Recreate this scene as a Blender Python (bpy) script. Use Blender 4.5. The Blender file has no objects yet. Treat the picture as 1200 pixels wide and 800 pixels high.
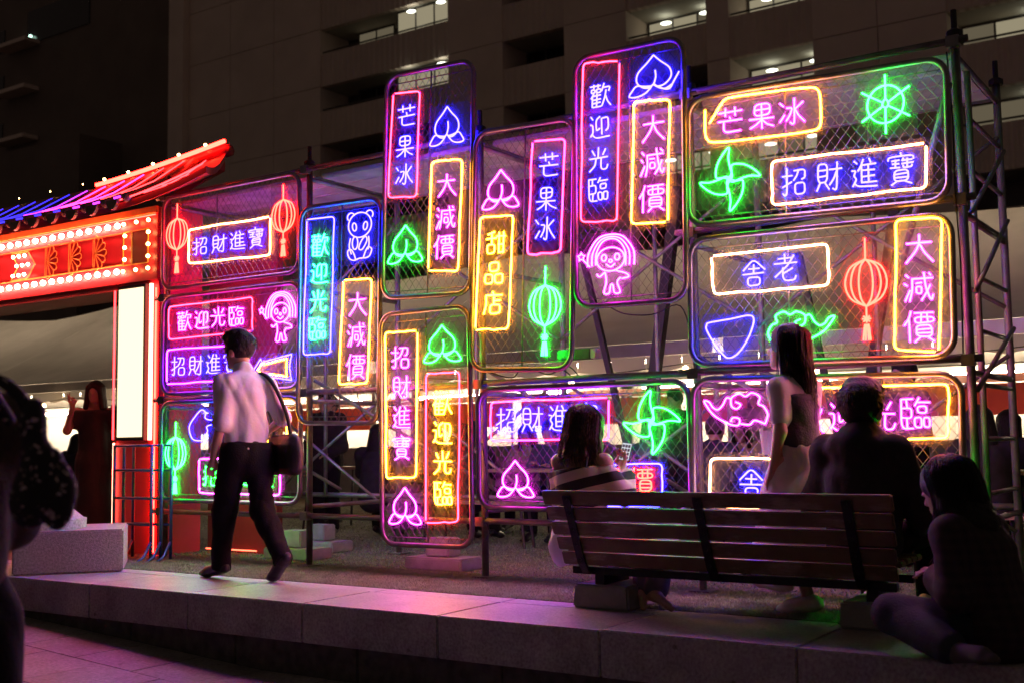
import bpy, bmesh, math, random
import numpy as np
from mathutils import Vector, Matrix
random.seed(7)
SC = bpy.context.scene
COL = SC.collection
rad = math.radians

# ------------------------------------------------------------------ camera, world, exposure
cam_d = bpy.data.cameras.new('camera')
cam = bpy.data.objects.new('camera', cam_d); COL.objects.link(cam)
cam_d.lens = 40.5; cam_d.sensor_width = 36.0; cam_d.clip_start = 0.05; cam_d.clip_end = 500
YAW, PITCH, ROLL = math.atan(1350/2000.0), math.atan(118/1350.0), -0.0148
_F = Vector((-math.sin(YAW)*math.cos(PITCH), math.cos(YAW)*math.cos(PITCH), math.sin(PITCH)))
_R = Vector((math.cos(YAW), math.sin(YAW), 0)); _U = _R.cross(_F)
_R2 = math.cos(ROLL)*_R + math.sin(ROLL)*_U; _U2 = -math.sin(ROLL)*_R + math.cos(ROLL)*_U
cam.matrix_world = Matrix(((_R2.x,_U2.x,-_F.x,0),(_R2.y,_U2.y,-_F.y,0),(_R2.z,_U2.z,-_F.z,0.95),(0,0,0,1)))
cam_d.dof.use_dof = True; cam_d.dof.focus_distance = 8.2; cam_d.dof.aperture_fstop = 2.6
SC.camera = cam
W = bpy.data.worlds.new('World'); SC.world = W; W.use_nodes = True
_n = W.node_tree.nodes; _bg = _n['Background']
_bg.inputs['Color'].default_value = (1.0, 0.70, 0.58, 1); _bg.inputs['Strength'].default_value = 0.045   # city glow of the night sky
SC.view_settings.view_transform = 'Standard'; SC.view_settings.look = 'None'
SC.view_settings.exposure = 0.0; SC.view_settings.gamma = 1.0
SC.render.engine = 'CYCLES'
cy = SC.cycles
cy.max_bounces = 8; cy.diffuse_bounces = 3; cy.glossy_bounces = 3; cy.transparent_max_bounces = 16; cy.transmission_bounces = 4
cy.sample_clamp_indirect = 4.0; cy.sample_clamp_direct = 0.0
cy.caustics_reflective = False; cy.caustics_refractive = False
cy.use_denoising = True
try: cy.use_light_tree = True
except Exception: pass

# ------------------------------------------------------------------ helpers
def tag(o, label=None, cat=None, group=None, kind=None):
    if label: o['label'] = label
    if cat: o['category'] = cat
    if group: o['group'] = group
    if kind: o['kind'] = kind
    return o
def thing(name, label, cat, loc=(0,0,0), rz=0.0, group=None):
    o = bpy.data.objects.new(name, None); COL.objects.link(o)
    o.location = loc; o.rotation_euler = (0,0,rz); o.empty_display_size = 0.1
    return tag(o, label, cat, group)
def link(name, me, m=None, parent=None):
    if m is not None and not me.materials: me.materials.append(m)
    o = bpy.data.objects.new(name, me); COL.objects.link(o)
    if parent: o.parent = parent
    return o
def copy_tree(o, parent=None):
    c = o.copy(); COL.objects.link(c)
    if parent: c.parent = parent
    for ch in list(o.children): copy_tree(ch, c)
    return c

class MB:
    def __init__(s): s.v = []; s.f = []
    def box(s, x0, x1, y0, y1, z0, z1, M=None):
        b = len(s.v)
        for z in (z0, z1):
            for x, y in ((x0,y0),(x1,y0),(x1,y1),(x0,y1)):
                p = Vector((x,y,z)); s.v.append(tuple(M @ p if M else p))
        s.f += [(b+3,b+2,b+1,b),(b+4,b+5,b+6,b+7),(b,b+1,b+5,b+4),(b+1,b+2,b+6,b+5),(b+2,b+3,b+7,b+6),(b+3,b,b+4,b+7)]
        return s
    def hexa(s, bot, top):
        b = len(s.v); s.v += [tuple(p) for p in bot] + [tuple(p) for p in top]
        s.f += [(b+3,b+2,b+1,b),(b+4,b+5,b+6,b+7),(b,b+1,b+5,b+4),(b+1,b+2,b+6,b+5),(b+2,b+3,b+7,b+6),(b+3,b,b+4,b+7)]
        return s
    def quad(s, *p):
        b = len(s.v); s.v += [tuple(q) for q in p]; s.f.append(tuple(range(b, b+len(p)))); return s
    def tube(s, pts, r, n=6, closed=False, up=(0,1,0), cap=True):
        P = [Vector(p) for p in pts]; N = len(P)
        if N < 2: return s
        rr = r if isinstance(r, (list, tuple)) else [r]*N
        up = Vector(up); b = len(s.v)
        for i in range(N):
            if closed: t = P[(i+1) % N] - P[i-1]
            else: t = P[min(i+1, N-1)] - P[max(i-1, 0)]
            if t.length < 1e-9: t = Vector((1,0,0))
            t.normalize()
            u = up - t*up.dot(t)
            if u.length < 0.05: u = Vector((1,0,0)) - t*t.x
            if u.length < 0.05: u = Vector((0,0,1)) - t*t.z
            u.normalize(); w = t.cross(u)
            for k in range(n):
                a = 2*math.pi*k/n
                s.v.append(tuple(P[i] + (u*math.cos(a) + w*math.sin(a))*rr[i]))
        M = N if closed else N-1
        for i in range(M):
            j = (i+1) % N
            for k in range(n):
                k2 = (k+1) % n
                s.f.append((b+i*n+k, b+i*n+k2, b+j*n+k2, b+j*n+k))
        if cap and not closed:
            s.f.append(tuple(b+k for k in range(n-1,-1,-1)))
            s.f.append(tuple(b+(N-1)*n+k for k in range(n)))
        return s
    def cyl(s, a, b, r, n=8, r2=None): return s.tube([a,b], [r, r if r2 is None else r2], n)
    def ball(s, c, r, nu=8, nv=6, sc=(1,1,1)):
        b = len(s.v)
        s.v.append((c[0],c[1],c[2]-r*sc[2]))
        for j in range(1, nv):
            t = -math.pi/2 + math.pi*j/nv
            for i in range(nu):
                a = 2*math.pi*i/nu
                s.v.append((c[0]+r*sc[0]*math.cos(t)*math.cos(a), c[1]+r*sc[1]*math.cos(t)*math.sin(a), c[2]+r*sc[2]*math.sin(t)))
        s.v.append((c[0],c[1],c[2]+r*sc[2])); T = len(s.v)-1
        for i in range(nu):
            i2 = (i+1) % nu
            s.f.append((b, b+1+i2, b+1+i))
            for j in range(nv-2):
                q = b+1+j*nu
                s.f.append((q+i, q+i2, q+nu+i2, q+nu+i))
            q = b+1+(nv-2)*nu
            s.f.append((q+i, q+i2, T))
        return s
    def mesh(s, name, m=None, smooth=False):
        me = bpy.data.meshes.new(name); me.from_pydata(s.v, [], s.f)
        if smooth: me.polygons.foreach_set('use_smooth', [True]*len(me.polygons))
        if m: me.materials.append(m)
        me.update(); return me
    def build(s, name, m, parent=None, smooth=False, bevel=0.0):
        me = s.mesh(name, None, smooth)
        if bevel > 0:
            bm = bmesh.new(); bm.from_mesh(me)
            bmesh.ops.bevel(bm, geom=bm.edges[:], offset=bevel, segments=2, affect='EDGES', clamp_overlap=True)
            bm.to_mesh(me); bm.free()
        me.materials.append(m)
        return link(name, me, None, parent)

def tf(me, M):
    me.transform(M); return me

# ------------------------------------------------------------------ materials
def new_mat(name):
    m = bpy.data.materials.new(name); m.use_nodes = True
    return m, m.node_tree.nodes, m.node_tree.links, m.node_tree.nodes['Principled BSDF']
def pmat(name, col, rough=0.6, metal=0.0, var=0.15, scale=8.0, bump=0.0, bscale=40.0, detail=6, spec=0.5, col2=None, trans=0.0):
    m, n, l, p = new_mat(name)
    p.inputs['Roughness'].default_value = rough; p.inputs['Metallic'].default_value = metal
    p.inputs['Specular IOR Level'].default_value = spec
    tc = n.new('ShaderNodeTexCoord')
    nz = n.new('ShaderNodeTexNoise'); nz.inputs['Scale'].default_value = scale; nz.inputs['Detail'].default_value = detail
    l.new(tc.outputs['Object'], nz.inputs['Vector'])
    cr = n.new('ShaderNodeValToRGB')
    c2 = col2 or tuple(min(1, c*(1+var)) for c in col); c1 = tuple(c*(1-var) for c in col) if col2 is None else col
    cr.color_ramp.elements[0].position = 0.32; cr.color_ramp.elements[1].position = 0.68
    cr.color_ramp.elements[0].color = (*c1,1); cr.color_ramp.elements[1].color = (*c2,1)
    l.new(nz.outputs['Fac'], cr.inputs['Fac']); l.new(cr.outputs['Color'], p.inputs['Base Color'])
    if bump > 0:
        nb = n.new('ShaderNodeTexNoise'); nb.inputs['Scale'].default_value = bscale; nb.inputs['Detail'].default_value = 8
        l.new(tc.outputs['Object'], nb.inputs['Vector'])
        b = n.new('ShaderNodeBump'); b.inputs['Strength'].default_value = bump; b.inputs['Distance'].default_value = 0.02
        l.new(nb.outputs['Fac'], b.inputs['Height']); l.new(b.outputs['Normal'], p.inputs['Normal'])
    return m
def emat(name, col, strength):
    m = bpy.data.materials.new(name); m.use_nodes = True
    n = m.node_tree.nodes; l = m.node_tree.links
    n.remove(n['Principled BSDF'])
    e = n.new('ShaderNodeEmission'); e.inputs['Color'].default_value = (*col,1); e.inputs['Strength'].default_value = strength
    l.new(e.outputs['Emission'], n['Material Output'].inputs['Surface'])
    return m

def neon_mat(name, rgb):
    rgb = tuple(c*1.25 if c > 2.5 else c for c in rgb); m = max(rgb); return emat('neon_'+name, tuple(c/m for c in rgb), m)
NEON = {k: neon_mat(k, c) for k, c in dict(
    blue=(1.25,0.9,84), magenta=(29,0.92,23), pinkred=(36,0.50,1.3), pinkmag=(30,0.5,3.4), violet=(22,0.8,46),
    orange=(72,21,0.85), yellow=(66,24,0.70), peach=(52,16,4.0), pale=(44,18,6.5), red=(60,0.7,0.42), green=(0.5,52,2.0), mint=(0.6,48,14)).items()}

def acrylic():
    m, n, l, p = new_mat('clear_acrylic')
    p.inputs['Base Color'].default_value = (0.55,0.55,0.58,1); p.inputs['Roughness'].default_value = 0.25
    t = n.new('ShaderNodeBsdfTransparent'); t.inputs['Color'].default_value = (0.92,0.92,0.93,1)
    mx = n.new('ShaderNodeMixShader')
    tc = n.new('ShaderNodeTexCoord'); nz = n.new('ShaderNodeTexNoise'); nz.inputs['Scale'].default_value = 5.0; nz.inputs['Detail'].default_value = 8
    nz.inputs['Roughness'].default_value = 0.7
    l.new(tc.outputs['Object'], nz.inputs['Vector'])
    mr = n.new('ShaderNodeMapRange'); mr.inputs['From Min'].default_value = 0.3; mr.inputs['From Max'].default_value = 0.75
    mr.inputs['To Min'].default_value = 0.018; mr.inputs['To Max'].default_value = 0.056     # dusty, scratched sheet
    l.new(nz.outputs['Fac'], mr.inputs['Value']); l.new(mr.outputs['Result'], mx.inputs['Fac'])
    l.new(t.outputs['BSDF'], mx.inputs[1]); l.new(p.outputs['BSDF'], mx.inputs[2])
    l.new(mx.outputs['Shader'], n['Material Output'].inputs['Surface'])
    return m
M_ACR = acrylic()
def stone(name, col, rough, grain):
    # granite: fine salt-and-pepper grain, broad stains and dark drip spots
    m = pmat(name, col, rough, 0, 0.28, grain, 0.3, 170, 8)
    n = m.node_tree.nodes; l = m.node_tree.links; p = n['Principled BSDF']; base = p.inputs['Base Color'].links[0].from_socket
    geo = n.new('ShaderNodeNewGeometry')
    st = n.new('ShaderNodeTexNoise'); st.inputs['Scale'].default_value = 2.3; st.inputs['Detail'].default_value = 7; st.inputs['Roughness'].default_value = 0.7; l.new(geo.outputs['Position'], st.inputs['Vector'])
    r1 = n.new('ShaderNodeMapRange'); r1.inputs['From Min'].default_value = 0.35; r1.inputs['From Max'].default_value = 0.68; r1.inputs['To Min'].default_value = 0.55; r1.inputs['To Max'].default_value = 1.12; l.new(st.outputs['Fac'], r1.inputs['Value'])
    vo = n.new('ShaderNodeTexVoronoi'); vo.inputs['Scale'].default_value = 6.5; l.new(geo.outputs['Position'], vo.inputs['Vector'])
    r2 = n.new('ShaderNodeMapRange'); r2.inputs['From Min'].default_value = 0.05; r2.inputs['From Max'].default_value = 0.11; r2.inputs['To Min'].default_value = 0.45; r2.inputs['To Max'].default_value = 1.0; l.new(vo.outputs['Distance'], r2.inputs['Value'])
    mu = n.new('ShaderNodeMath'); mu.operation = 'MULTIPLY'; l.new(r1.outputs[0], mu.inputs[0]); l.new(r2.outputs[0], mu.inputs[1])
    mx = n.new('ShaderNodeMix'); mx.data_type = 'RGBA'; mx.blend_type = 'MULTIPLY'; mx.inputs['Factor'].default_value = 1.0; l.new(base, mx.inputs[6]); l.new(mu.outputs[0], mx.inputs[7])
    l.new(mx.outputs[2], p.inputs['Base Color'])
    rr = n.new('ShaderNodeMapRange'); rr.inputs['To Min'].default_value = rough-0.14; rr.inputs['To Max'].default_value = rough+0.2; l.new(st.outputs['Fac'], rr.inputs['Value']); l.new(rr.outputs[0], p.inputs['Roughness'])
    return m
M_GALV = pmat('galvanised_steel', (0.21,0.205,0.20), 0.38, 0.75, 0.2, 14, 0.08, 60)
M_SCAF = pmat('weathered_scaffold_steel', (0.14,0.135,0.13), 0.5, 0.5, 0.35, 9, 0.1, 50)
M_WIRE = pmat('chain_link_wire', (0.13,0.125,0.12), 0.45, 0.6, 0.15, 20)
M_BLACK = pmat('black_rubber', (0.012,0.012,0.013), 0.6, 0, 0.3, 20)
M_DECK = pmat('deck_planks', (0.30,0.29,0.28), 0.5, 0.5, 0.25, 6, 0.1, 30)
M_BASE = pmat('shaded_base_stone', (0.085,0.078,0.075), 0.8, 0, 0.35, 14, 0.4, 90, 8)  # base course toned down: shade of the ledge front put into the colour
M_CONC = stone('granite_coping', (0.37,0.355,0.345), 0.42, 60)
M_CONC2 = pmat('rough_granite', (0.33,0.31,0.30), 0.75, 0, 0.3, 60, 0.5, 120, 8)
M_KERB = pmat('kerb_concrete', (0.30,0.30,0.31), 0.55, 0, 0.18, 30, 0.2, 120)
M_PAVE = stone('plaza_paver', (0.25,0.235,0.23), 0.55, 45)
M_SOIL = pmat('turf_backing', (0.10,0.11,0.07), 0.9, 0, 0.2, 25, 0.2, 90)
M_BLADE = pmat('turf_blades', (0.27,0.31,0.20), 0.6, 0, 0.2, 7, 0)
M_ASPH = pmat('dark_asphalt', (0.05,0.048,0.047), 0.85, 0, 0.2, 20, 0.2, 100)
M_BLD = pmat('building_concrete_tile', (0.70,0.58,0.50), 0.8, 0, 0.08, 0.35, 0.0)

# ------------------------------------------------------------------ setting: ground, turf, ledge, plaza
def struct(name, mb, m, parent=None, **k):
    o = mb.build(name, m, parent, **k)
    if parent is None: tag(o, kind='structure')
    return o
b = MB(); b.quad((-400,-60,-1.6),(300,-60,-1.6),(300,500,-1.6),(-400,500,-1.6))
struct('ground', b, M_ASPH)
# raised terrace with artificial turf, solid down to the ground
b = MB(); b.box(-70, 40, 5.95, 90, -1.5, 0.0)
turf = struct('turf_terrace', b, M_SOIL)
b = MB()
x = -12.0
while x < 2.0:
    b.box(x, x+0.995, 5.772, 5.946, -0.5, -0.002); x += 1.0
struct('kerb_strip', b, M_KERB, bevel=0.004)
# blades of the turf: one mesh of real blades, densest in the strip in view
def blades():
    rng = np.random.default_rng(3)
    def area(n, x0, x1, y0, y1):
        p = np.zeros((n,3)); p[:,0] = rng.uniform(x0,x1,n); p[:,1] = rng.uniform(y0,y1,n); return p
    P = np.vstack([area(110000,-8.6,-0.8,5.95,6.75), area(9000,-8.6,-0.8,6.75,6.9), area(26000,-9.5,0.5,6.9,9.0), area(20000,-14,0,9.0,13.0)])
    n = len(P); a = rng.uniform(0, 2*math.pi, n); h = rng.uniform(0.008,0.020,n); w = rng.uniform(0.003,0.006,n)*(1+0.25*(P[:,1]>6.9)+0.5*(P[:,1]>9))
    d = np.stack([np.cos(a), np.sin(a), np.zeros(n)],1)*w[:,None]
    lean = np.stack([rng.normal(0,0.011,n), rng.normal(0,0.011,n), h],1)
    V = np.stack([P-d, P+d, P+lean],1).reshape(-1,3)
    me = bpy.data.meshes.new('turf'); me.vertices.add(3*n); me.vertices.foreach_set('co', V.ravel())
    me.loops.add(3*n); me.loops.foreach_set('vertex_index', np.arange(3*n, dtype=np.int32))
    me.polygons.add(n); me.polygons.foreach_set('loop_start', np.arange(0,3*n,3, dtype=np.int32))
    me.polygons.foreach_set('loop_total', np.full(n,3,dtype=np.int32)); me.update(); me.validate()
    return link('turf', me, M_BLADE)
tag(blades(), kind='stuff')
# ledge: coping stones over a recessed course of blocks
ledge = bpy.data.objects.new('ledge', None); COL.objects.link(ledge); tag(ledge, kind='structure')
J0, JS = -7.102, 1.033
for i in range(-2, 8):
    x0 = J0 + i*JS
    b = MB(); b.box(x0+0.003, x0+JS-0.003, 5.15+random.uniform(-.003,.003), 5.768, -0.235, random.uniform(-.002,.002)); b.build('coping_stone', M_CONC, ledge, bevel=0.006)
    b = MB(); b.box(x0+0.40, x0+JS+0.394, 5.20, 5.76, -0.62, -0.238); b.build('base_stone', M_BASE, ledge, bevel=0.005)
# plaza below the ledge, falling gently to the right; stone pavers with recessed joints
plaza = bpy.data.objects.new('plaza', None); COL.objects.link(plaza); tag(plaza, kind='structure')
def plaza_z(x):
    if x < -8.2: return -0.27
    if x < -5.4: return -0.27 - (x+8.2)*0.0607
    return -0.44
PV = {}
for seg, (xa, xb) in enumerate(((-14.2,-8.2),(-8.2,-5.4),(-5.4,3.0))):
    b = MB(); za, zb = plaza_z(xa), plaza_z(xb)
    b.hexa([(xa,-6,-1.5),(xb,-6,-1.5),(xb,5.21,-1.5),(xa,5.21,-1.5)], [(xa,-6,za-0.012),(xb,-6,zb-0.012),(xb,5.21,zb-0.012),(xa,5.21,za-0.012)])
    b.build('bedding', M_KERB, plaza)
ny = 0
for ix in range(20):
    for iy in range(9):
        xa = -11.0 + ix*0.56; ya = 5.19 - (iy+1)*0.56
        if xa > -1.6 and iy > 5: continue
        off = 0.28 if iy % 2 else 0.0
        xa += off; xb = xa+0.55; yb = ya+0.55
        if xa < -8.2 < xb or xa < -5.4 < xb: pass
        za, zb = plaza_z(xa), plaza_z(xb); t = 0.0 + random.uniform(0,0.002)
        b = MB(); b.hexa([(xa,ya,za-.03),(xb,ya,zb-.03),(xb,yb,zb-.03),(xa,yb,za-.03)], [(xa,ya,za+t),(xb,ya,zb+t),(xb,yb,zb+t),(xa,yb,za+t)])
        b.build('paver', M_PAVE, plaza)
# stone plinth on the ledge at the left
pl = thing('stone_plinth', 'speckled granite plinth with a round second tier standing on the ledge at the left', 'plinth', (-7.587,5.80,0.0), rad(50))
b = MB(); b.box(-0.80, 0, 0, 0.8, 0.0, 0.325); b.build('block', M_CONC2, pl, bevel=0.012)
b = MB(); N = 40
cxp, cyp, rp = -0.66, 0.40, 0.36
b.tube([(cxp,cyp,0.327),(cxp,cyp,0.40)], rp, N, up=(1,0,0)); b.tube([(cxp,cyp,0.402),(cxp,cyp,0.47)], [rp-0.02, rp*0.72], N, up=(1,0,0))
b.build('round_tier', M_CONC2, pl)

# ------------------------------------------------------------------ buildings far behind
M_BAND = pmat('fluted_band', (0.66,0.54,0.46), 0.85, 0, 0.06, 0.5)
def flute(m):
    n = m.node_tree.nodes; l = m.node_tree.links; p = n['Principled BSDF']
    tc = n.new('ShaderNodeTexCoord'); w = n.new('ShaderNodeTexWave'); w.bands_direction = 'X'; w.inputs['Scale'].default_value = 0.75
    l.new(tc.outputs['Object'], w.inputs['Vector']); bp = n.new('ShaderNodeBump'); bp.inputs['Strength'].default_value = 0.7; bp.inputs['Distance'].default_value = 0.1
    l.new(w.outputs['Fac'], bp.inputs['Height']); l.new(bp.outputs['Normal'], p.inputs['Normal'])
flute(M_BAND)
M_GLASSD = pmat('dark_window_glass', (0.015,0.015,0.018), 0.15)
M_LITP = emat('lit_window_pane', (0.92,0.80,0.52), 0.32)
M_LITP2 = emat('dim_window_pane', (0.80,0.66,0.42), 0.14)
M_LAMP = emat('office_ceiling_lamp', (0.97,1.0,0.80), 4.0)
M_FRM = pmat('window_frame', (0.10,0.09,0.085), 0.5, 0.3)
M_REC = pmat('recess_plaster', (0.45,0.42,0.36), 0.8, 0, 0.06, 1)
off = thing('office_building', 'tall tiled office building with recessed window bays behind the neon wall, some rooms lit', 'building', (0,52,0))
ROWS = [6.9+3.7*i for i in range(8)]
BAYS = [(-49.3,-39.25),(-35.4,-31.4),(-27.57,-23.1),(-21.86,-17.7),(-11.6,-1.5)]
XL, XR = -61.6, 6.0
OPEN = 1.62
zt = ROWS[0]-2.08
b = MB(); b.box(XL, XR, 0, 0.4, 0, zt); b.build('base_wall', M_BLD, off)
for r in ROWS:
    b = MB(); b.box(XL+0.5, XR, 0.03, 0.4, r-2.08, r); b.build('spandrel', M_BAND, off)
    b = MB(); b.box(XL+0.5, XR, 0.402, 2.6, r-2.08, r-1.75); b.build('soffit_slab', M_REC, off)
edges = [XL] + [v for p in BAYS for v in p] + [XR]
for i in range(0, len(edges), 2):      # each pier is clad in storey-high panels with recessed joints
    xs, xe = edges[i], edges[i+1]; n = max(1, round((xe-xs)/4.0)); w = (xe-xs)/n
    for r in ROWS:
        for k in range(n):
            b = MB(); b.box(xs+k*w+0.02, xs+(k+1)*w-0.02, -0.06, 2.6, r-2.08+0.02, r+1.60); b.build('pier_panel', M_BLD, off)
b = MB(); b.box(XL, XR, 2.62, 14, 0, 34.5); b.build('core', M_FRM, off)
b = MB(); b.box(XL+0.5, XR, 0, 2.6, ROWS[-1]+OPEN+0.01, 35); b.build('top_wall', M_BLD, off)
b = MB(); b.box(XL-1.5, XL-0.002, -0.6, 14, 0, 35); b.build('end_wall', M_BLD, off)
LIT = {(0,4),(0,5),(2,4),(3,4),(3,5),(4,3),(4,2),(2,2),(3,2),(3,3)}
for bi, (xa, xb) in enumerate(BAYS):
    for ri, r in enumerate(ROWS):
        if ri < 2: continue
        lit = (bi, ri) in LIT
        segs = [(xa+0.1, xb-0.1, lit)]
        if bi == 0: segs = [(xa+1.5, xa+4.4, lit and ri == 5), (xa+5.8, xb-0.05, lit)]
        z1 = r+OPEN
        for si, (sa, sb, L) in enumerate(segs):
            nb = max(2, round((sb-sa)/1.35)); yy = 2.3 if bi else (1.9 if si == 0 else 0.55)
            f = MB(); f.box(sa, sb, yy, yy+0.08, r-0.02, r+0.08); f.box(sa, sb, yy, yy+0.08, z1-0.12, z1-0.02)
            for k in range(nb+1):
                xm = sa+(sb-sa)*k/nb; f.box(xm-0.045, xm+0.045, yy-0.002, yy+0.082, r+0.082, z1-0.122)
            w = f.build('window', M_FRM, off)
            dim = bi == 0 and si == 0
            for k in range(nb):
                xm0 = sa+(sb-sa)*k/nb+0.05; xm1 = sa+(sb-sa)*(k+1)/nb-0.05
                p = MB(); p.box(xm0, xm1, yy+0.03, yy+0.05, r+0.084, z1-0.124)
                q = random.random()
                p.build('pane', (M_LITP2 if dim or q < 0.35 else M_LITP) if L else M_GLASSD, w)
            if L and not dim:
                for k in range(2):
                    xm = sa+(sb-sa)*(0.3+0.55*k)+random.uniform(-.2,.2)
                    p = MB(); p.ball((xm, yy-0.45, z1-0.42+0.06*k), 0.12, 10, 6, (2.6,2.0,0.45)); p.build('ceiling_lamp', M_LAMP, off, smooth=True)
        if lit:   # railing along the lit balcony
            p = MB(); p.cyl((xa, 0.2, r+0.18), (xb, 0.2, r+0.18), 0.05, 6); p.build('railing', M_FRM, off)
M_DK = pmat('dark_facade', (0.16,0.125,0.105), 0.85, 0, 0.12, 0.3)
dk = thing('dark_tower', 'unlit dark tower block with small balconies at the far left', 'building', (0,60,0))
b = MB(); b.box(-130,-71.5,0,16,0,60); b.build('wall', M_DK, dk)
b = MB(); b.box(-130,-79.5,-4.0,-0.01,0,26.2); b.build('lower_block', M_DK, dk)
M_LED = emat('small_red_light', (1.0,0.22,0.08), 1.2); M_LEDG = emat('small_green_light', (0.6,1.0,0.8), 4.0)
for i, z in enumerate((28.4,32.9,37.2)):
    p = MB(); p.box(-96.0,-91.2,-1.5,-0.01,z,z+0.35); p.build('balcony', M_BLD, dk)
    w = MB(); w.box(-99.4,-96.6,-0.08,-0.01,z+0.3,z+2.4); w = w.build('window', M_GLASSD, dk)
    if i: p = MB(); p.box(-98.5,-98.2,-0.14,-0.09,z+1.0,z+1.9); p.build('lit_slot', M_LED, w)
w = MB(); w.box(-93.0,-84.0,-0.1,-0.01,37.5,40.5); w = w.build('window', M_GLASSD, dk)
p = MB(); p.ball((-92.2,-0.3,38.0), 0.16); p.build('indicator_light', M_LEDG, w)

# ------------------------------------------------------------------ marquee tents behind the wall
M_ROOF = pmat('tent_roof_cloth', (0.50,0.47,0.43), 0.75, 0, 0.08, 2)
def translucent(m, f):
    n = m.node_tree.nodes; l = m.node_tree.links; p = n['Principled BSDF']; t = n.new('ShaderNodeBsdfTranslucent'); mx = n.new('ShaderNodeMixShader'); mx.inputs['Fac'].default_value = f
    l.new(p.inputs['Base Color'].links[0].from_socket, t.inputs['Color']); l.new(p.outputs[0], mx.inputs[1]); l.new(t.outputs[0], mx.inputs[2]); l.new(mx.outputs[0], n['Material Output'].inputs['Surface'])
translucent(M_ROOF, 0.22); translucent(M_BLADE, 0.45)
M_CLOTH = pmat('white_tent_cloth', (0.78,0.76,0.72), 0.8, 0, 0.05, 2)
M_ALU = pmat('aluminium_beam', (0.45,0.44,0.46), 0.4, 0.6, 0.1, 5)
M_FLUO = emat('fluorescent_tube', (1.0,0.76,0.52), 125.0)
M_BULB = emat('string_light_bulb', (1.0,0.62,0.28), 60.0)
TW = 5.5
places = ['left end of the row', 'left of the row behind the gate', 'behind the left sign panels', 'behind the middle sign panels', 'behind the bench', 'at the right end behind the scaffold ladder']
for i in range(6):
    X0 = -33.2 + i*TW
    t = thing('marquee_tent', 'white open-sided marquee tent, bright inside, '+places[i], 'tent', (X0,13.0,0), 0, 'marquee tents behind the neon wall')
    g = MB(); nx, ny = 10, 8      # roof cloth with a sagging ridge-and-eave surface
    idx = {}
    for ix in range(nx+1):
        for iy in range(ny+1):
            u = ix/nx; v = iy/ny
            z = 2.18 + 2.0*(1-abs(2*v-1))**1.15 - 0.10*math.sin(math.pi*u)*(1-abs(2*v-1)) + 0.10*abs(2*u-1)*(1-abs(2*v-1))
            idx[ix,iy] = len(g.v); g.v.append((u*(TW-0.004), v*8.0, z))
    for ix in range(nx):
        for iy in range(ny): g.f.append((idx[ix,iy],idx[ix+1,iy],idx[ix+1,iy+1],idx[ix,iy+1]))
    g.build('roof', M_ROOF, t, smooth=True)
    g = MB()
    for k in range(11):      # scalloped valance below the eave
        xa = k*(TW-0.004)/11; xb = xa+(TW-0.004)/11-0.005
        g.quad((xa,-0.06,2.0),(xa,-0.06,1.84),((xa+xb)/2,-0.065,1.80),(xb,-0.06,1.84),(xb,-0.06,2.0))
    g.build('valance', M_ROOF, t)
    g = MB(); g.box(0.04,TW-0.10,-0.05,0.03,2.01,2.17); g.build('eave_beam', M_ALU, t)
    for px_ in (0.05, TW-0.12):
        for py_ in (0.07, 7.9):
            g = MB(); g.cyl((px_,py_,0),(px_,py_,2.0),0.035,8); g.build('pole', M_ALU, t)
    g = MB(); g.quad((0.1,7.8,0),(TW-0.16,7.8,0),(TW-0.16,7.8,2.15),(0.1,7.8,2.15)); g.build('back_wall', M_CLOTH, t)
    for k in range(2):
        g = MB(); g.cyl((0.8+k*2.2,4.0,2.25),(2.4+k*2.2,4.0,2.25),0.03,6); g.build('fluorescent_lamp', M_FLUO, t)
        g = MB(); g.cyl((0.8+k*2.2,6.9,1.95),(2.4+k*2.2,6.9,1.95),0.03,6); g.build('fluorescent_lamp', M_FLUO, t)
# food stalls with red cloth banners inside the tents
M_REDC = pmat('red_banner_cloth', (0.72,0.20,0.12), 0.75, 0, 0.1, 3); translucent(M_REDC, 0.55)
M_BLUEC = pmat('grey_counter', (0.16,0.15,0.16), 0.6, 0, 0.2, 3)
stall_lab = ['farthest left', 'behind the left panels', 'behind the panda panel', 'behind the vertical amber sign', 'behind the person in the striped top', 'behind the white skirt', 'at the right end']
for i in range(7):
    X0 = -18.6 + i*2.9
    s = thing('food_stall', 'food stall with a red cloth banner, '+stall_lab[i], 'stall', (X0,15.2,0), 0, 'food stalls in the tents')
    g = MB(); g.box(0,2.7,0,0.6,0.0,0.9); g.build('counter', M_BLUEC, s)
    g = MB(); g.box(0,2.7,-0.3,-0.285,1.20,1.58); g.build('banner', M_REDC, s)
    g = MB(); g.quad((0,-0.27,1.60),(2.7,-0.27,1.60),(2.7,1.2,1.78),(0,1.2,1.78)); g.build('canopy', M_REDC, s)
    for px_ in (0.03, 2.67):
        g = MB(); g.cyl((px_,-0.22,0),(px_,-0.22,1.6),0.02,6); g.build('post', M_ALU, s)
# string lights
s = thing('string_lights', 'string of warm round bulbs hung along the front of the tents', 'string lights', (0,12.6,0))
pts = []; prev = None
for i in range(26):
    X = -22 + i*0.8; z = 1.86 - 0.10*math.sin(math.pi*((i % 5)/5.0)); pts.append((X,0,z))
g = MB(); g.tube(pts, 0.006, 4); g.build('cord', M_BLACK, s)
for p_ in pts[::2]:
    g = MB(); g.ball((p_[0],0,p_[2]-0.06), 0.035, 8, 6); g.build('bulb', M_BULB, s, smooth=True)

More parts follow.
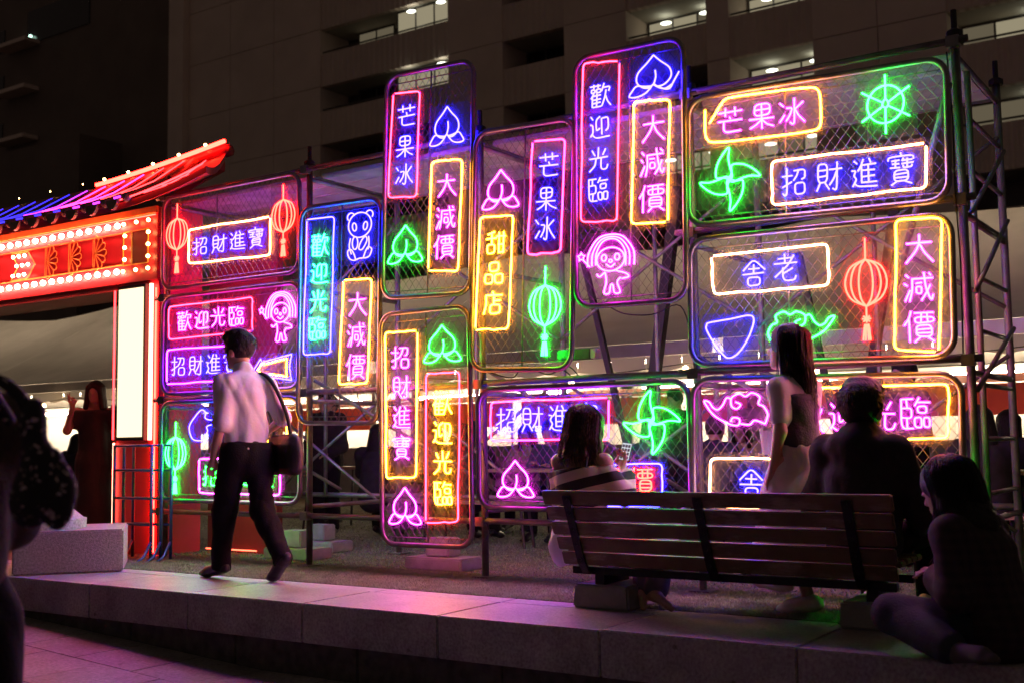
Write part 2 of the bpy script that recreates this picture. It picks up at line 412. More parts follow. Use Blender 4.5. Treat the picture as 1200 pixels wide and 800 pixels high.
# pairs of dark straight props standing between the wall and the tents
M_PROP = pmat('dark_steel_prop', (0.02,0.017,0.017), 0.6, 0.3, 0.3, 6)
def props(lab, base, ends):
    t = thing('leaning_props', lab, 'prop', base)
    o = Vector(base)
    g = MB(); g.box(-0.16,0.16,-0.16,0.16,0.0,0.03); g.build('base_plate', M_PROP, t)
    for a_, e, r in ends:
        g = MB(); g.tube([Vector(a_)-o, Vector(e)-o], r, 4, up=(1,1,0)); g.build('strut', M_PROP, t)
props('pair of dark straight props forming a V behind the middle of the sign wall', (-4.72,9.0,0), [((-4.66,9.0,0.03),(-5.30,9.0,2.70),0.035),((-4.86,9.05,0.03),(-4.33,9.05,3.15),0.062)])
props('pair of dark straight props forming a V behind the right end of the sign wall', (-2.88,9.0,0), [((-2.82,9.0,0.03),(-3.25,9.0,2.45),0.035),((-2.98,9.05,0.03),(-2.48,9.05,2.7),0.05)])
# long tables and benches
M_TAB = pmat('table_wood', (0.26,0.16,0.09), 0.5, 0, 0.2, 4)
M_LEG = pmat('dark_table_leg', (0.03,0.03,0.035), 0.5, 0.4)
def table(x, y, lab, top=0.70, w=1.8, d=0.45, name='folding_table', cat='table', grp='beer-garden tables'):
    t = thing(name, lab, cat, (x,y,0), 0, grp)
    g = MB(); g.box(-w/2,w/2,-d/2,d/2,top-0.03,top); g.build('top', M_TAB, t)
    for sx in (-1,1):
        for sy in (-1,1):
            g = MB(); g.cyl((sx*(w/2-0.15),sy*(d/2-0.05),0.0),(sx*(w/2-0.2),sy*(d/2-0.07),top-0.031),0.014,6); g.build('leg', M_LEG, t)
TABS = [(-13.9,10.45,'wooden folding table in the gateway near the black dress'),(-15.6,11.9,'wooden folding table farthest left by the seated crowd'),(-8.6,10.2,'folding table behind the panda panel'),(-6.5,9.3,'folding table behind the amber vertical sign'),(-5.2,10.7,'folding table behind the seated woman'),(-3.3,10.4,'folding table behind the small cloud sign'),(-2.3,8.9,'folding table behind the right end of the bench')]
for x_, y_, l_ in TABS:
    table(x_, y_, l_)
    table(x_, y_-0.55, l_.replace('folding table','folding bench').replace('wooden ','low wooden '), 0.42, 1.8, 0.26, 'folding_bench', 'bench', 'beer-garden benches')

# ------------------------------------------------------------------ scaffold carrying the neon panels
PX_ = [-8.2, -6.475, -4.775, -3.11, -1.46]
YF, YB = 6.70, 7.80
sc = thing('scaffold', 'steel tube scaffold with a plank deck on top carrying the neon sign panels', 'scaffold', (0,0,0))
for x in PX_:
    for y in (YF, YB):
        g = MB(); g.cyl((x,y,0.02),(x,y,3.20),0.0245,8); p = g.build('post', M_SCAF, sc, smooth=True)
        g = MB(); g.box(x-0.07,x+0.07,y-0.07,y+0.07,0.0,0.018); g.build('base_plate', M_SCAF, p)
        g = MB(); g.cyl((x,y,3.20),(x,y,3.36),0.017,8); g.tube([(x,y,3.20),(x,y,3.235),(x,y,3.25)],[0.045,0.045,0.02],8); g.build('joint_pin', M_BLACK, p)
def rail(a, b_, r=0.0215, nm='rail', m=None):
    g = MB(); g.cyl(a, b_, r, 8); return g.build(nm, m or M_SCAF, sc, smooth=True)
for z in (0.40, 1.365, 2.26, 3.16):
    for i in range(4):
        if z == 2.26 and i in (1,2): continue
        rail((PX_[i]-0.10, YF-0.047, z+0.003*i), (PX_[i+1]+0.08, YF-0.047, z+0.003*i))
for z in (0.5, 3.13):
    for i in range(4): rail((PX_[i], YB+0.045, z), (PX_[i+1], YB+0.045, z))
for i in range(4):       # rear cross braces
    xa, xb = PX_[i], PX_[i+1]
    for z0, z1 in ((0.35,1.45),(1.75,2.85)):
        rail((xa,YB-0.04,z0),(xb,YB-0.04,z1),0.014,'brace'); rail((xa,YB-0.075,z1),(xb,YB-0.075,z0),0.014,'brace')
    rail((xa,YF+0.05,1.42+0.05),(xa+1.1,YB-0.05,0.55),0.016,'brace')
    rail(((xa+xb)/2,YB+0.0,0.5),((xa+xb)/2,YB+0.0,3.1),0.017,'upright')
for x in PX_:            # transoms across the depth, with ladder rungs in the end frames
    for z in (0.47, 1.30, 2.19, 3.09): rail((x,YF+0.026,z),(x,YB-0.026,z),0.019,'transom')
xr = PX_[-1]
rail((xr,YF+0.27,0.5),(xr,YF+0.27,3.07),0.019,'ladder_stile')
for k in range(8): rail((xr,YF+0.291,0.62+0.31*k),(xr,YB-0.027,0.62+0.31*k),0.014,'ladder_rung')
rail((xr+0.035,YF+0.05,2.2),(xr+0.035,YB-0.05,2.75),0.015,'brace'); rail((xr+0.035,YF+0.05,1.75),(xr+0.035,YB-0.05,2.3),0.015,'brace')
rail((xr-0.05,YF+0.03,2.95),(xr-0.75,YB,1.75),0.022,'brace'); rail((xr+0.03,YB,1.62),(xr+0.03,YF,1.2),0.015,'brace')
for i in range(4):
    for k in range(4):
        y0 = YF+0.10+k*0.25
        g = MB(); g.box(PX_[i]+0.04, PX_[i+1]-0.04, y0, y0+0.235, 3.112, 3.15); g.build('deck_plank', M_DECK, sc, bevel=0.006)
for x in PX_:            # couplers where rails meet the front posts
    for z in (0.40, 1.365, 2.26, 3.16):
        g = MB(); g.box(x-0.035,x+0.035,YF-0.075,YF-0.024,z-0.032,z+0.032); g.cyl((x+0.05,YF-0.055,z+0.01),(x-0.055,YF-0.055,z+0.01),0.010,6); g.build('coupler', M_GALV, sc)
# concrete counterweights at the foot of the scaffold
M_CW = pmat('counterweight_concrete', (0.25,0.24,0.24), 0.7, 0, 0.15, 12, 0.2, 60)
for i, (x, y, l) in enumerate([(-5.42,7.05,'grey concrete counterweight under the amber vertical sign'),(-7.05,7.15,'grey concrete counterweight behind the walking man'),(-7.35,7.75,'grey concrete counterweight on the rear scaffold foot by the red wing')]):
    t = thing('counterweight', l, 'counterweight', (x,y,0), 0, 'scaffold counterweights')
    g = MB(); g.box(-0.27,0.27,-0.14,0.14,0.0,0.095); g.build('slab', M_CW, t, bevel=0.012)
    g = MB(); g.box(-0.11,0.11,-0.08,0.08,0.097,0.24); g.build('shoe', M_CW, t, bevel=0.01)

# ------------------------------------------------------------------ neon glyph strokes on a 100 x 100 grid (x right, y down)
G = {
'大': "8,32 92,32|50,3 50,32 39,60 6,96|51,36 66,66 96,96",
'光': "50,2 50,42|18,10 31,32|83,8 68,32|5,44 95,44|36,46 32,74 6,96|62,46 62,82 69,92 88,92 94,74",
'果': "@22,6 78,6 78,48 22,48|22,27 78,27|50,6 50,99|4,62 96,62|48,65 30,82 6,94|52,65 70,82 95,94",
'冰': "6,14 21,30|5,86 24,56|60,2 60,88 51,95 43,86|32,36 52,36 44,62 28,84|91,18 64,42|62,40 76,68 97,90",
'芒': "5,18 95,18|32,3 32,33|68,3 68,33|50,38 54,48|5,52 95,52|24,52 24,93 92,93",
'招': "3,28 41,28|23,3 23,88 16,95 7,86|3,66 41,48|47,11 91,11 88,40 77,45|66,11 60,32 46,47|@52,56 91,56 91,93 52,93",
'財': "@10,7 43,7 43,66 10,66|10,27 43,27|10,47 43,47|19,68 5,93|34,68 49,90|50,28 98,28|80,3 80,88 72,96 61,87|78,31 68,58 50,78",
'進': "12,7 23,19|5,38 20,38 10,54 22,68 6,90|14,80 30,92 97,94|48,3 40,24 27,42|40,24 40,80|66,3 72,18|40,22 93,22|40,41 89,41|40,60 89,60|40,79 96,79|66,22 66,79",
'寶': "50,-2 50,7|7,24 7,10 93,10 93,24|15,22 46,22|17,33 44,33|12,45 48,45|30,22 30,45|60,16 54,27|56,24 90,24|52,34 94,34|73,18 73,48|58,38 58,48 88,48 88,38|@26,54 74,54 74,87 26,87|26,65 74,65|26,76 74,76|38,88 14,100|62,88 88,100",
'歡': "4,10 54,10|18,2 18,18|40,2 40,18|@8,23 25,23 25,36 8,36|@34,23 52,23 52,36 34,36|18,40 5,60|14,50 14,97|34,40 37,48|14,50 55,50|14,64 53,64|14,79 53,79|14,95 57,95|34,50 34,95|72,3 57,36|66,20 97,20 90,37|79,30 74,60 57,95|77,55 86,78 100,95",
'迎': "10,7 21,20|4,38 19,38 19,70 6,86|12,80 30,93 98,93|54,9 34,20 34,68 53,57|62,14 91,14 91,60 80,67|62,14 62,83",
'臨': "7,6 45,6|8,6 8,95 47,95|9,32 40,32 40,64 9,64|25,6 25,32|25,64 25,95|63,2 50,25|57,14 97,14|@60,28 88,28 88,48 60,48|@50,62 70,62 70,92 50,92|@78,62 98,62 98,92 78,92",
'減': "8,10 19,21|4,36 15,47|4,96 21,60|30,22 97,22|32,22 32,60 22,97|40,37 62,37|@42,50 61,50 61,72 42,72|68,3 74,50 84,84 94,94 98,76|89,44 76,72 58,94|84,5 92,14",
'價': "24,1 16,26 1,47|16,28 16,100|34,8 99,8|@36,20 97,20 97,38 36,38|56,8 56,38|77,8 77,38|@42,47 91,47 91,83 42,83|42,59 91,59|42,71 91,71|54,85 35,99|79,85 99,99",
'甜': "45,3 12,14|3,30 55,30|29,11 29,54|@10,55 48,55 48,93 10,93|56,24 100,24|66,5 66,92|90,5 90,92|66,57 90,57|66,91 90,91",
'品': "@28,6 72,6 72,42 28,42|@5,55 44,55 44,93 5,93|@56,55 95,55 95,93 56,93",
'店': "50,1 54,12|14,16 97,16|16,16 16,56 3,96|56,24 56,55|56,39 89,39|@35,56 85,56 85,93 35,93",
'舍': "4,42 50,2 96,42|50,20 50,55|26,36 74,36|6,56 94,56|@25,68 75,68 75,98 25,98",
'老': "22,16 74,16|48,1 48,34|4,35 96,35|86,6 58,42 5,82|82,52 40,72|40,50 40,88 48,96 86,96 93,80",
}
def smooth(P, closed=False, it=1):
    for _ in range(it):
        Q = []; N = len(P)
        if closed:
            for i in range(N):
                a, b_ = P[i], P[(i+1) % N]
                Q += [tuple(a[k]*.82+b_[k]*.18 for k in range(len(a))), tuple(a[k]*.18+b_[k]*.82 for k in range(len(a)))]
        else:
            Q.append(P[0])
            for i in range(N-1):
                a, b_ = P[i], P[i+1]
                if i > 0: Q.append(tuple(a[k]*.82+b_[k]*.18 for k in range(len(a))))
                if i < N-2: Q.append(tuple(a[k]*.18+b_[k]*.82 for k in range(len(a))))
            Q.append(P[-1])
        P = Q
    return P
NR = 0.0053      # neon tube radius
def glyph_mesh(ch, w, h):
    g = MB(); glyph_mesh.n += 1; jit = random.Random(ord(ch)+7919*glyph_mesh.n)
    for st in G[ch].split('|'):
        closed = st[0] == '@'
        P = [tuple(float(v) for v in q.split(',')) for q in st.lstrip('@').split()]
        P = [((x-50)/100*w + jit.uniform(-.003,.003), (50-y)/100*h + jit.uniform(-.003,.003)) for x, y in P]
        P = smooth(P, closed, 2 if len(P) > 2 else 1)
        dy = jit.uniform(-0.006, 0.004)
        g.tube([(x, dy, z) for x, z in P], NR, 6, closed)
    return g
glyph_mesh.n = 0
def circ(cx, cz, rx, rz, n=20, a0=0, a1=2*math.pi):
    full = abs(a1-a0-2*math.pi) < 1e-6; m = n if full else n+1
    return [(cx+rx*math.cos(a0+(a1-a0)*i/n), cz+rz*math.sin(a0+(a1-a0)*i/n)) for i in range(m)]
def spline(P, closed=False, n=6):
    out = []; N = len(P); R = range(N if closed else N-1)
    for i in R:
        p0 = P[(i-1) % N] if closed or i > 0 else P[i]; p1 = P[i]; p2 = P[(i+1) % N]; p3 = P[(i+2) % N] if closed or i < N-2 else P[(i+1) % N]
        for k in range(n):
            t = k/n; t2 = t*t; t3 = t2*t
            out.append(tuple(0.5*((2*p1[j])+(-p0[j]+p2[j])*t+(2*p0[j]-5*p1[j]+4*p2[j]-p3[j])*t2+(-p0[j]+3*p1[j]-3*p2[j]+p3[j])*t3) for j in (0,1)))
    if not closed: out.append(P[-1])
    return out
# icons: lists of (points, closed, radius factor) in a unit box x,z in [-0.5,0.5]
def icon(kind):
    L = []
    def add(P, c=False, r=1.0): L.append((P, c, r))
    if kind == 'lantern':
        add([(0,0.5),(0,0.29)])
        for rx in (0.5, 0.36, 0.17): add(spline([(0,0.29),(rx*0.72,0.22),(rx,0.06),(rx*0.72,-0.09),(0.0,-0.17)])); add(spline([(0,0.29),(-rx*0.72,0.22),(-rx,0.06),(-rx*0.72,-0.09),(0.0,-0.17)]))
        add([(0,-0.17),(0,-0.27)])
        for a in range(4): add([(0.11*math.cos(a*.785),-0.29+0.04*math.sin(a*.785)),(-0.11*math.cos(a*.785),-0.29-0.04*math.sin(a*.785))])
        for q in (-0.09,-0.03,0.04,0.09): add([(q*0.5,-0.34),(q,-0.5)])
    elif kind in ('peach','peachlong'):
        add(spline([(0.0,0.5),(-0.13,0.33),(-0.31,0.12),(-0.34,-0.10),(-0.22,-0.26),(-0.08,-0.29),(0.0,-0.22),(0.08,-0.29),(0.22,-0.26),(0.34,-0.10),(0.31,0.12),(0.13,0.33),(0,0.5)]))
        add(spline([(0.03,0.12),(0.04,-0.05),(0.0,-0.22)]))
        lf = [(-0.05,-0.26),(-0.18,-0.24),(-0.34,-0.20),(-0.43,-0.30),(-0.49,-0.43),(-0.36,-0.47),(-0.18,-0.42),(-0.05,-0.28)]
        add(spline(lf)); 
        if kind == 'peach': add(spline([(-x, z) for x, z in lf]))
        else: add(spline([(0.0,-0.24),(0.12,-0.34),(0.30,-0.40),(0.40,-0.22),(0.50,-0.02)])); add(spline([(0.1,-0.30),(0.22,-0.38),(0.36,-0.30)]))
    elif kind == 'wheel':
        add(circ(0,0,0.36,0.32,28), True)
        for k in range(6):
            a = math.pi/2 + k*math.pi/3
            add([(0.07*math.cos(a),0.07*math.sin(a)),(0.54*math.cos(a),0.5*math.sin(a))])
        add(spline([(0,0.09),(-0.06,0.0),(0,-0.06),(0.06,0.0)], True), True)
    elif kind == 'pinwheel':
        bl = [(0.0,0.0),(-0.10,0.04),(-0.22,0.06),(-0.20,0.24),(-0.10,0.40),(0.02,0.5),(0.0,0.34),(0.02,0.18),(0.05,0.05)]
        for k in range(4):
            a = -k*math.pi/2 + 0.05; c, s_ = math.cos(a), math.sin(a)
            add(spline([(c*x-s_*z, s_*x+c*z) for x, z in bl], True), True)
        add(circ(0,0,0.03,0.03,8), True)
    elif kind == 'bowl':
        add(spline([(-0.42,0.38),(0.0,0.44),(0.36,0.5),(0.46,0.40),(0.40,0.10),(0.26,-0.22),(0.10,-0.44),(-0.06,-0.5),(-0.18,-0.38),(-0.34,-0.12),(-0.48,0.20),(-0.48,0.32)], True), True)
    elif kind in ('cloud','cloudflip'):
        s_ = 1 if kind == 'cloud' else -1
        f_ = lambda P: [(x*s_, z) for x, z in P]
        add(spline(f_([(-0.46,-0.42),(-0.5,-0.15),(-0.44,0.08),(-0.36,0.16),(-0.38,0.36),(-0.26,0.48),(-0.16,0.38),(-0.06,0.46),(0.06,0.34),(0.06,0.10),(-0.02,0.02),(-0.08,0.14),(0.0,0.22)])))
        add(spline(f_([(0.06,0.30),(0.14,0.34),(0.20,0.14),(0.28,0.0),(0.36,0.06),(0.42,0.22),(0.5,0.26),(0.46,0.10),(0.36,-0.14),(0.24,-0.30),(0.08,-0.44),(-0.04,-0.46),(-0.06,-0.28),(0.04,-0.24),(0.08,-0.36)])))
        add(spline(f_([(-0.46,-0.42),(-0.30,-0.32),(-0.22,-0.44),(-0.08,-0.42)])))
    elif kind == 'panda':
        add(circ(0,0.22,0.42,0.255,28), True)
        add(spline(circ(-0.33,0.40,0.13,0.085,8,0.3,3.9))); add(spline(circ(0.34,0.41,0.13,0.085,8,-0.7,2.9)))
        for sx in (-1,1):
            c, s_ = math.cos(-0.5*sx), math.sin(-0.5*sx)
            add([(sx*0.20+c*x*0.085-s_*z*0.085*0.9, 0.19+(s_*x*0.12+c*z*0.085)*0.8) for x, z in circ(0,0,0.8,1.25,14)], True)
        add(spline([(-0.34,-0.03),(-0.38,-0.2),(-0.30,-0.36)])); add(spline([(0.32,-0.03),(0.34,-0.18),(0.30,-0.30)]))
        add(spline(circ(-0.17,-0.14,0.10,0.13,12), True), True); add(spline([(0.22,-0.03),(0.26,-0.12),(0.10,-0.28),(-0.02,-0.27),(0.0,-0.18),(0.12,-0.06)], True), True)
        add(spline([(-0.42,-0.28),(-0.30,-0.27),(-0.18,-0.40),(-0.16,-0.49),(-0.34,-0.46),(-0.43,-0.36)], True), True)
        add(spline([(0.42,-0.28),(0.30,-0.25),(0.18,-0.38),(0.16,-0.46),(0.34,-0.44),(0.43,-0.34)], True), True); add(spline([(-0.16,-0.49),(0.0,-0.46),(0.16,-0.46)]))
    elif kind == 'girl':      # a plain smiling child with a bob and a star on a stick
        for q in (0.47, 0.38, 0.30): add(spline([(-q*0.9+0.08,-0.02+0.10*(0.47-q)),(-q*0.86+0.08,0.2),(-q*0.5+0.08,0.27+q*0.36),(0.08,0.30+q*0.42),(q*0.5+0.08,0.27+q*0.36),(q*0.88+0.08,0.2),(q*0.9+0.08,-0.04)]))
        add(circ(0.08,0.08,0.255,0.20,22), True)
        for sx in (-1,1): add(circ(0.08+sx*0.12,0.11,0.045,0.055,10), True)
        add(spline([(0.0,0.0),(0.08,-0.05),(0.16,0.0)])); add(circ(0.08,0.05,0.03,0.025,8), True)
        add(spline([(-0.02,-0.13),(-0.12,-0.20),(-0.17,-0.16)])); add(spline([(0.18,-0.12),(0.36,-0.18),(0.40,-0.24),(0.28,-0.26)]))
        add(spline([(-0.02,-0.14),(0.0,-0.30),(-0.04,-0.48),(0.05,-0.49),(0.08,-0.36),(0.12,-0.36),(0.15,-0.49),(0.25,-0.48),(0.20,-0.32),(0.26,-0.24)]))
        add([(-0.46+0.075*math.cos(math.pi/2+k*math.pi/5)*(1 if k%2==0 else .5), 0.16+0.075*math.sin(math.pi/2+k*math.pi/5)*(1 if k%2==0 else .5)) for k in range(10)], True)
        add([(-0.42,0.10),(-0.30,-0.02)])
    elif kind == 'hand':      # a pointing hand
        add(spline([(-0.12,0.40),(-0.22,0.5),(-0.36,0.30),(-0.5,-0.05),(-0.42,-0.45),(-0.2,-0.5),(-0.14,-0.36),(-0.08,-0.20),(-0.10,-0.06),(0.02,0.0),(0.30,-0.04),(0.48,0.02),(0.48,0.20),(0.30,0.24),(0.0,0.16),(-0.14,0.24),(-0.10,0.42)]))
    elif kind == 'arrow':
        add([(-0.5,-0.05),(-0.3,0.40),(-0.27,0.26),(0.5,0.5),(0.44,0.02),(0.5,-0.5),(-0.22,-0.28),(-0.3,-0.4)], True)
        add([(-0.38,-0.04),(-0.27,0.20),(-0.22,0.16),(0.38,0.34),(0.36,0.0),(0.38,-0.34),(-0.2,-0.18),(-0.24,-0.24)], True)
    return L
ICON_NAME = dict(lantern='neon_lantern', peach='neon_peach', peachlong='neon_peach', wheel='neon_ship_wheel', pinwheel='neon_pinwheel', bowl='neon_bowl', cloud='neon_cloud', cloudflip='neon_cloud', panda='neon_panda', girl='neon_child', hand='neon_hand', arrow='neon_arrow')
def bez_rect(c, r=0.035, gap=True):
    P = []; N = 4; rng = random.Random(int(c[0][0]*1000)+int(c[1][1]*1000))
    start = rng.randrange(4)
    C = [Vector(c[(start+i) % 4]) for i in range(4)]
    for i in range(4):
        a, p, n = C[i-1], C[i], C[(i+1) % 4]
        d0 = (a-p).normalized(); d1 = (n-p).normalized()
        if i == 0 and gap: P.append(p + d1*0.012); continue
        for k in range(5):
            t = k/4; q = (p+d0*r)*(1-t)**2 + p*2*t*(1-t) + (p+d1*r)*t*t; P.append(q)
        # hand-bent wobble along the straight
        if i < 4:
            e = (p+d1*r); f_ = (C[(i+1) % 4]) - d1*r; ln = (f_-e).length
            for k in range(1, 5):
                t = k/5; nrm = Vector((-d1.y, d1.x)); P.append(e.lerp(f_, t) + nrm*rng.uniform(-.0055,.0055))
    if gap: P.append(C[0] + (C[-1]-C[0]).normalized()*0.006)
    return [(p.x, p.y) for p in P]

M_CLIP = pmat('clear_plastic_clip', (0.55,0.54,0.52), 0.3)
PANEL_LAB = dict(
A='wide neon panel with two red lanterns beside the red gate',
B='wide neon panel with a pink child doodle and a blue arrow',
C='wide neon panel with a green lantern and a pointing blue hand, lowest left',
D='tall neon panel with a blue panda and mint green lettering',
E='tall neon panel with a blue peach above a green peach, top of the second column',
F='tall neon panel with a green peach at top and a magenta peach at bottom',
G='tall neon panel with a green lantern and amber lettering',
H='tall neon panel with a long-leaved blue peach and a large pink child',
I='wide neon panel with a green ship wheel and a green pinwheel, topmost at the right',
J='wide neon panel with a blue bowl, green cloud and red lantern',
K='wide neon panel with a green pinwheel and magenta peach above the bench',
L='wide neon panel with a small pink cloud behind the walking woman')
PANELS = [
 ('A', -8.142, 2.327, 1.65, 0.807, 0.0005, [
  ('box', 'peach', [(0.382, 0.476), (1.367, 0.474), (1.368, 0.158), (0.386, 0.186)]),
  ('txt', 'blue', '招財進寶', [(0.536, 0.32), (0.768, 0.315), (0.984, 0.318), (1.203, 0.321)], 0.204, 0.169),
  ('lantern', 'red', (0.223, 0.423), 0.278, 0.607),
  ('lantern', 'red', (1.507, 0.427), 0.259, 0.585),
 ]),
 ('B', -8.135, 1.411, 1.652, 0.842, 0.0059, [
  ('box', 'pinkred', [(0.125, 0.749), (1.157, 0.756), (1.159, 0.481), (0.13, 0.466)]),
  ('txt', 'magenta', '歡迎光臨', [(0.326, 0.614), (0.547, 0.61), (0.752, 0.619), (0.965, 0.613)], 0.197, 0.176),
  ('girl', 'magenta', (1.436, 0.576), 0.393, 0.393),
  ('box', 'violet', [(0.109, 0.377), (1.11, 0.372), (1.102, 0.083), (0.114, 0.086)]),
  ('txt', 'blue', '招財進寶', [(0.26, 0.231), (0.483, 0.227), (0.7, 0.229), (0.91, 0.228)], 0.197, 0.183),
  ('arrow', 'blue', (1.38, 0.167), 0.433, 0.206),
 ]),
 ('C', -8.141, 0.501, 1.662, 0.837, 0.003, [
  ('lantern', 'green', (0.23, 0.361), 0.263, 0.608),
  ('hand', 'blue', (0.674, 0.635), 0.542, 0.255),
  ('box', 'magenta', [(0.538, 0.352), (1.489, 0.368), (1.485, 0.067), (0.542, 0.072)]),
  ('txt', 'green', '招財進寶', [(0.679, 0.211), (0.905, 0.212), (1.124, 0.213), (1.338, 0.22)], 0.187, 0.183),
  ('box', 'yellow', [(1.11, 0.771), (1.554, 0.768), (1.555, 0.489), (1.112, 0.495)]),
 ]),
 ('D', -6.472, 1.126, 0.832, 1.697, 0.0209, [
  ('box', 'blue', [(0.107, 1.592), (0.399, 1.587), (0.376, 0.529), (0.092, 0.528)]),
  ('txt', 'mint', '歡迎光臨', [(0.252, 1.377), (0.252, 1.158), (0.242, 0.94), (0.233, 0.727)], 0.2, 0.189),
  ('panda', 'blue', (0.655, 1.415), 0.276, 0.376),
  ('box', 'orange', [(0.501, 1.084), (0.786, 1.078), (0.756, 0.296), (0.468, 0.292)]),
  ('txt', 'magenta', '大減價', [(0.648, 0.894), (0.639, 0.663), (0.633, 0.423)], 0.198, 0.196),
 ]),
 ('E', -5.595, 2.035, 0.816, 1.688, 0.0322, [
  ('box', 'pinkred', [(0.104, 1.533), (0.359, 1.515), (0.343, 0.728), (0.073, 0.748)]),
  ('txt', 'blue', '芒果冰', [(0.235, 1.349), (0.225, 1.12), (0.223, 0.906)], 0.189, 0.176),
  ('peach', 'blue', (0.608, 1.221), 0.312, 0.285),
  ('box', 'orange', [(0.481, 0.971), (0.757, 0.957), (0.735, 0.153), (0.465, 0.175)]),
  ('txt', 'magenta', '大減價', [(0.624, 0.785), (0.615, 0.551), (0.607, 0.34)], 0.186, 0.182),
  ('peach', 'green', (0.239, 0.383), 0.333, 0.287),
 ]),
 ('F', -5.608, 0.223, 0.819, 1.691, -0.004, [
  ('box', 'orange', [(0.078, 1.55), (0.386, 1.543), (0.359, 0.486), (0.079, 0.478)]),
  ('txt', 'magenta', '招財進寶', [(0.224, 1.358), (0.23, 1.138), (0.228, 0.919), (0.226, 0.702)], 0.186, 0.182),
  ('peach', 'magenta', (0.246, 0.276), 0.303, 0.27),
  ('peach', 'green', (0.603, 1.43), 0.338, 0.27),
  ('box', 'pinkred', [(0.461, 1.228), (0.76, 1.226), (0.731, 0.178), (0.442, 0.164)]),
  ('txt', 'yellow', '歡迎光臨', [(0.606, 1.014), (0.603, 0.801), (0.601, 0.589), (0.598, 0.372)], 0.184, 0.183),
 ]),
 ('G', -4.782, 1.462, 0.827, 1.692, 0.0366, [
  ('box', 'pinkmag', [(0.521, 1.559), (0.781, 1.545), (0.757, 0.78), (0.489, 0.778)]),
  ('txt', 'blue', '芒果冰', [(0.655, 1.381), (0.639, 1.152), (0.632, 0.946)], 0.179, 0.178),
  ('peach', 'magenta', (0.253, 1.252), 0.313, 0.279),
  ('box', 'orange', [(0.087, 1.071), (0.369, 1.061), (0.341, 0.276), (0.061, 0.276)]),
  ('txt', 'yellow', '甜品店', [(0.222, 0.879), (0.211, 0.669), (0.207, 0.458)], 0.175, 0.175),
  ('lantern', 'green', (0.633, 0.389), 0.253, 0.604),
 ]),
 ('H', -3.911, 1.838, 0.805, 1.689, 0.0176, [
  ('box', 'pinkred', [(0.09, 1.632), (0.366, 1.596), (0.338, 0.539), (0.065, 0.56)]),
  ('txt', 'blue', '歡迎光臨', [(0.218, 1.391), (0.213, 1.18), (0.204, 0.962), (0.199, 0.761)], 0.169, 0.174),
  ('peachlong', 'blue', (0.61, 1.461), 0.362, 0.265),
  ('box', 'orange', [(0.469, 1.309), (0.728, 1.281), (0.705, 0.495), (0.442, 0.508)]),
  ('txt', 'magenta', '大減價', [(0.609, 1.111), (0.597, 0.891), (0.591, 0.661)], 0.189, 0.19),
  ('girl', 'magenta', (0.251, 0.263), 0.409, 0.389),
 ]),
 ('I', -3.093, 2.295, 1.584, 0.812, 0.0269, [
  ('open', 'orange', [(0.137, 0.719), (0.135, 0.547), (0.174, 0.494), (0.836, 0.482), (0.879, 0.508), (0.876, 0.71), (0.836, 0.754), (0.303, 0.771), (0.257, 0.755), (0.166, 0.624)]),
  ('txt', 'magenta', '芒果冰', [(0.304, 0.624), (0.51, 0.624), (0.7, 0.62)], 0.186, 0.177),
  ('wheel', 'green', (1.253, 0.584), 0.289, 0.343),
  ('pinwheel', 'green', (0.294, 0.258), 0.394, 0.395),
  ('box', 'peach', [(0.571, 0.334), (1.477, 0.328), (1.473, 0.073), (0.57, 0.067)]),
  ('txt', 'blue', '招財進寶', [(0.712, 0.193), (0.923, 0.199), (1.129, 0.196), (1.337, 0.198)], 0.173, 0.191),
 ]),
 ('J', -3.101, 1.413, 1.583, 0.792, 0.0176, [
  ('box', 'pale', [(0.163, 0.668), (0.9, 0.679), (0.901, 0.435), (0.178, 0.428)]),
  ('txt', 'blue', '舍老', [(0.439, 0.547), (0.641, 0.559)], 0.164, 0.177),
  ('lantern', 'red', (1.114, 0.399), 0.239, 0.589),
  ('box', 'yellow', [(1.294, 0.778), (1.546, 0.766), (1.507, 0.023), (1.268, 0.046)]),
  ('txt', 'magenta', '大減價', [(1.419, 0.603), (1.409, 0.389), (1.408, 0.169)], 0.176, 0.183),
  ('bowl', 'blue', (0.281, 0.162), 0.329, 0.251),
  ('cloud', 'green', (0.725, 0.205), 0.405, 0.192),
 ]),
 ('K', -4.749, 0.501, 1.624, 0.82, 0.0021, [
  ('box', 'pinkmag', [(0.138, 0.729), (1.074, 0.732), (1.067, 0.459), (0.134, 0.463)]),
  ('txt', 'blue', '招財進寶', [(0.269, 0.601), (0.479, 0.6), (0.69, 0.606), (0.907, 0.612)], 0.192, 0.193),
  ('pinwheel', 'green', (1.376, 0.568), 0.399, 0.399),
  ('peach', 'magenta', (0.329, 0.199), 0.302, 0.255),
  ('box', 'blue', [(0.769, 0.291), (1.449, 0.307), (1.442, 0.04), (0.763, 0.028)]),
  ('txt', 'red', '大減價', [(0.91, 0.186), (1.107, 0.19), (1.299, 0.194)], 0.181, 0.188),
 ]),
 ('L', -3.113, 0.487, 1.603, 0.838, 0.0228, [
  ('cloudflip', 'magenta', (0.298, 0.65), 0.41, 0.207),
  ('box', 'orange', [(0.56, 0.769), (1.546, 0.782), (1.538, 0.488), (0.547, 0.47)]),
  ('txt', 'magenta', '歡迎光臨', [(0.756, 0.597), (0.963, 0.601), (1.178, 0.61), (1.363, 0.621)], 0.185, 0.189),
  ('box', 'pale', [(0.135, 0.351), (0.798, 0.363), (0.792, 0.072), (0.125, 0.06)]),
  ('txt', 'blue', '舍老', [(0.398, 0.212), (0.622, 0.224)], 0.168, 0.183),
  ('pinwheel', 'green', (1.404, 0.102), 0.284, 0.308),
 ]),
]


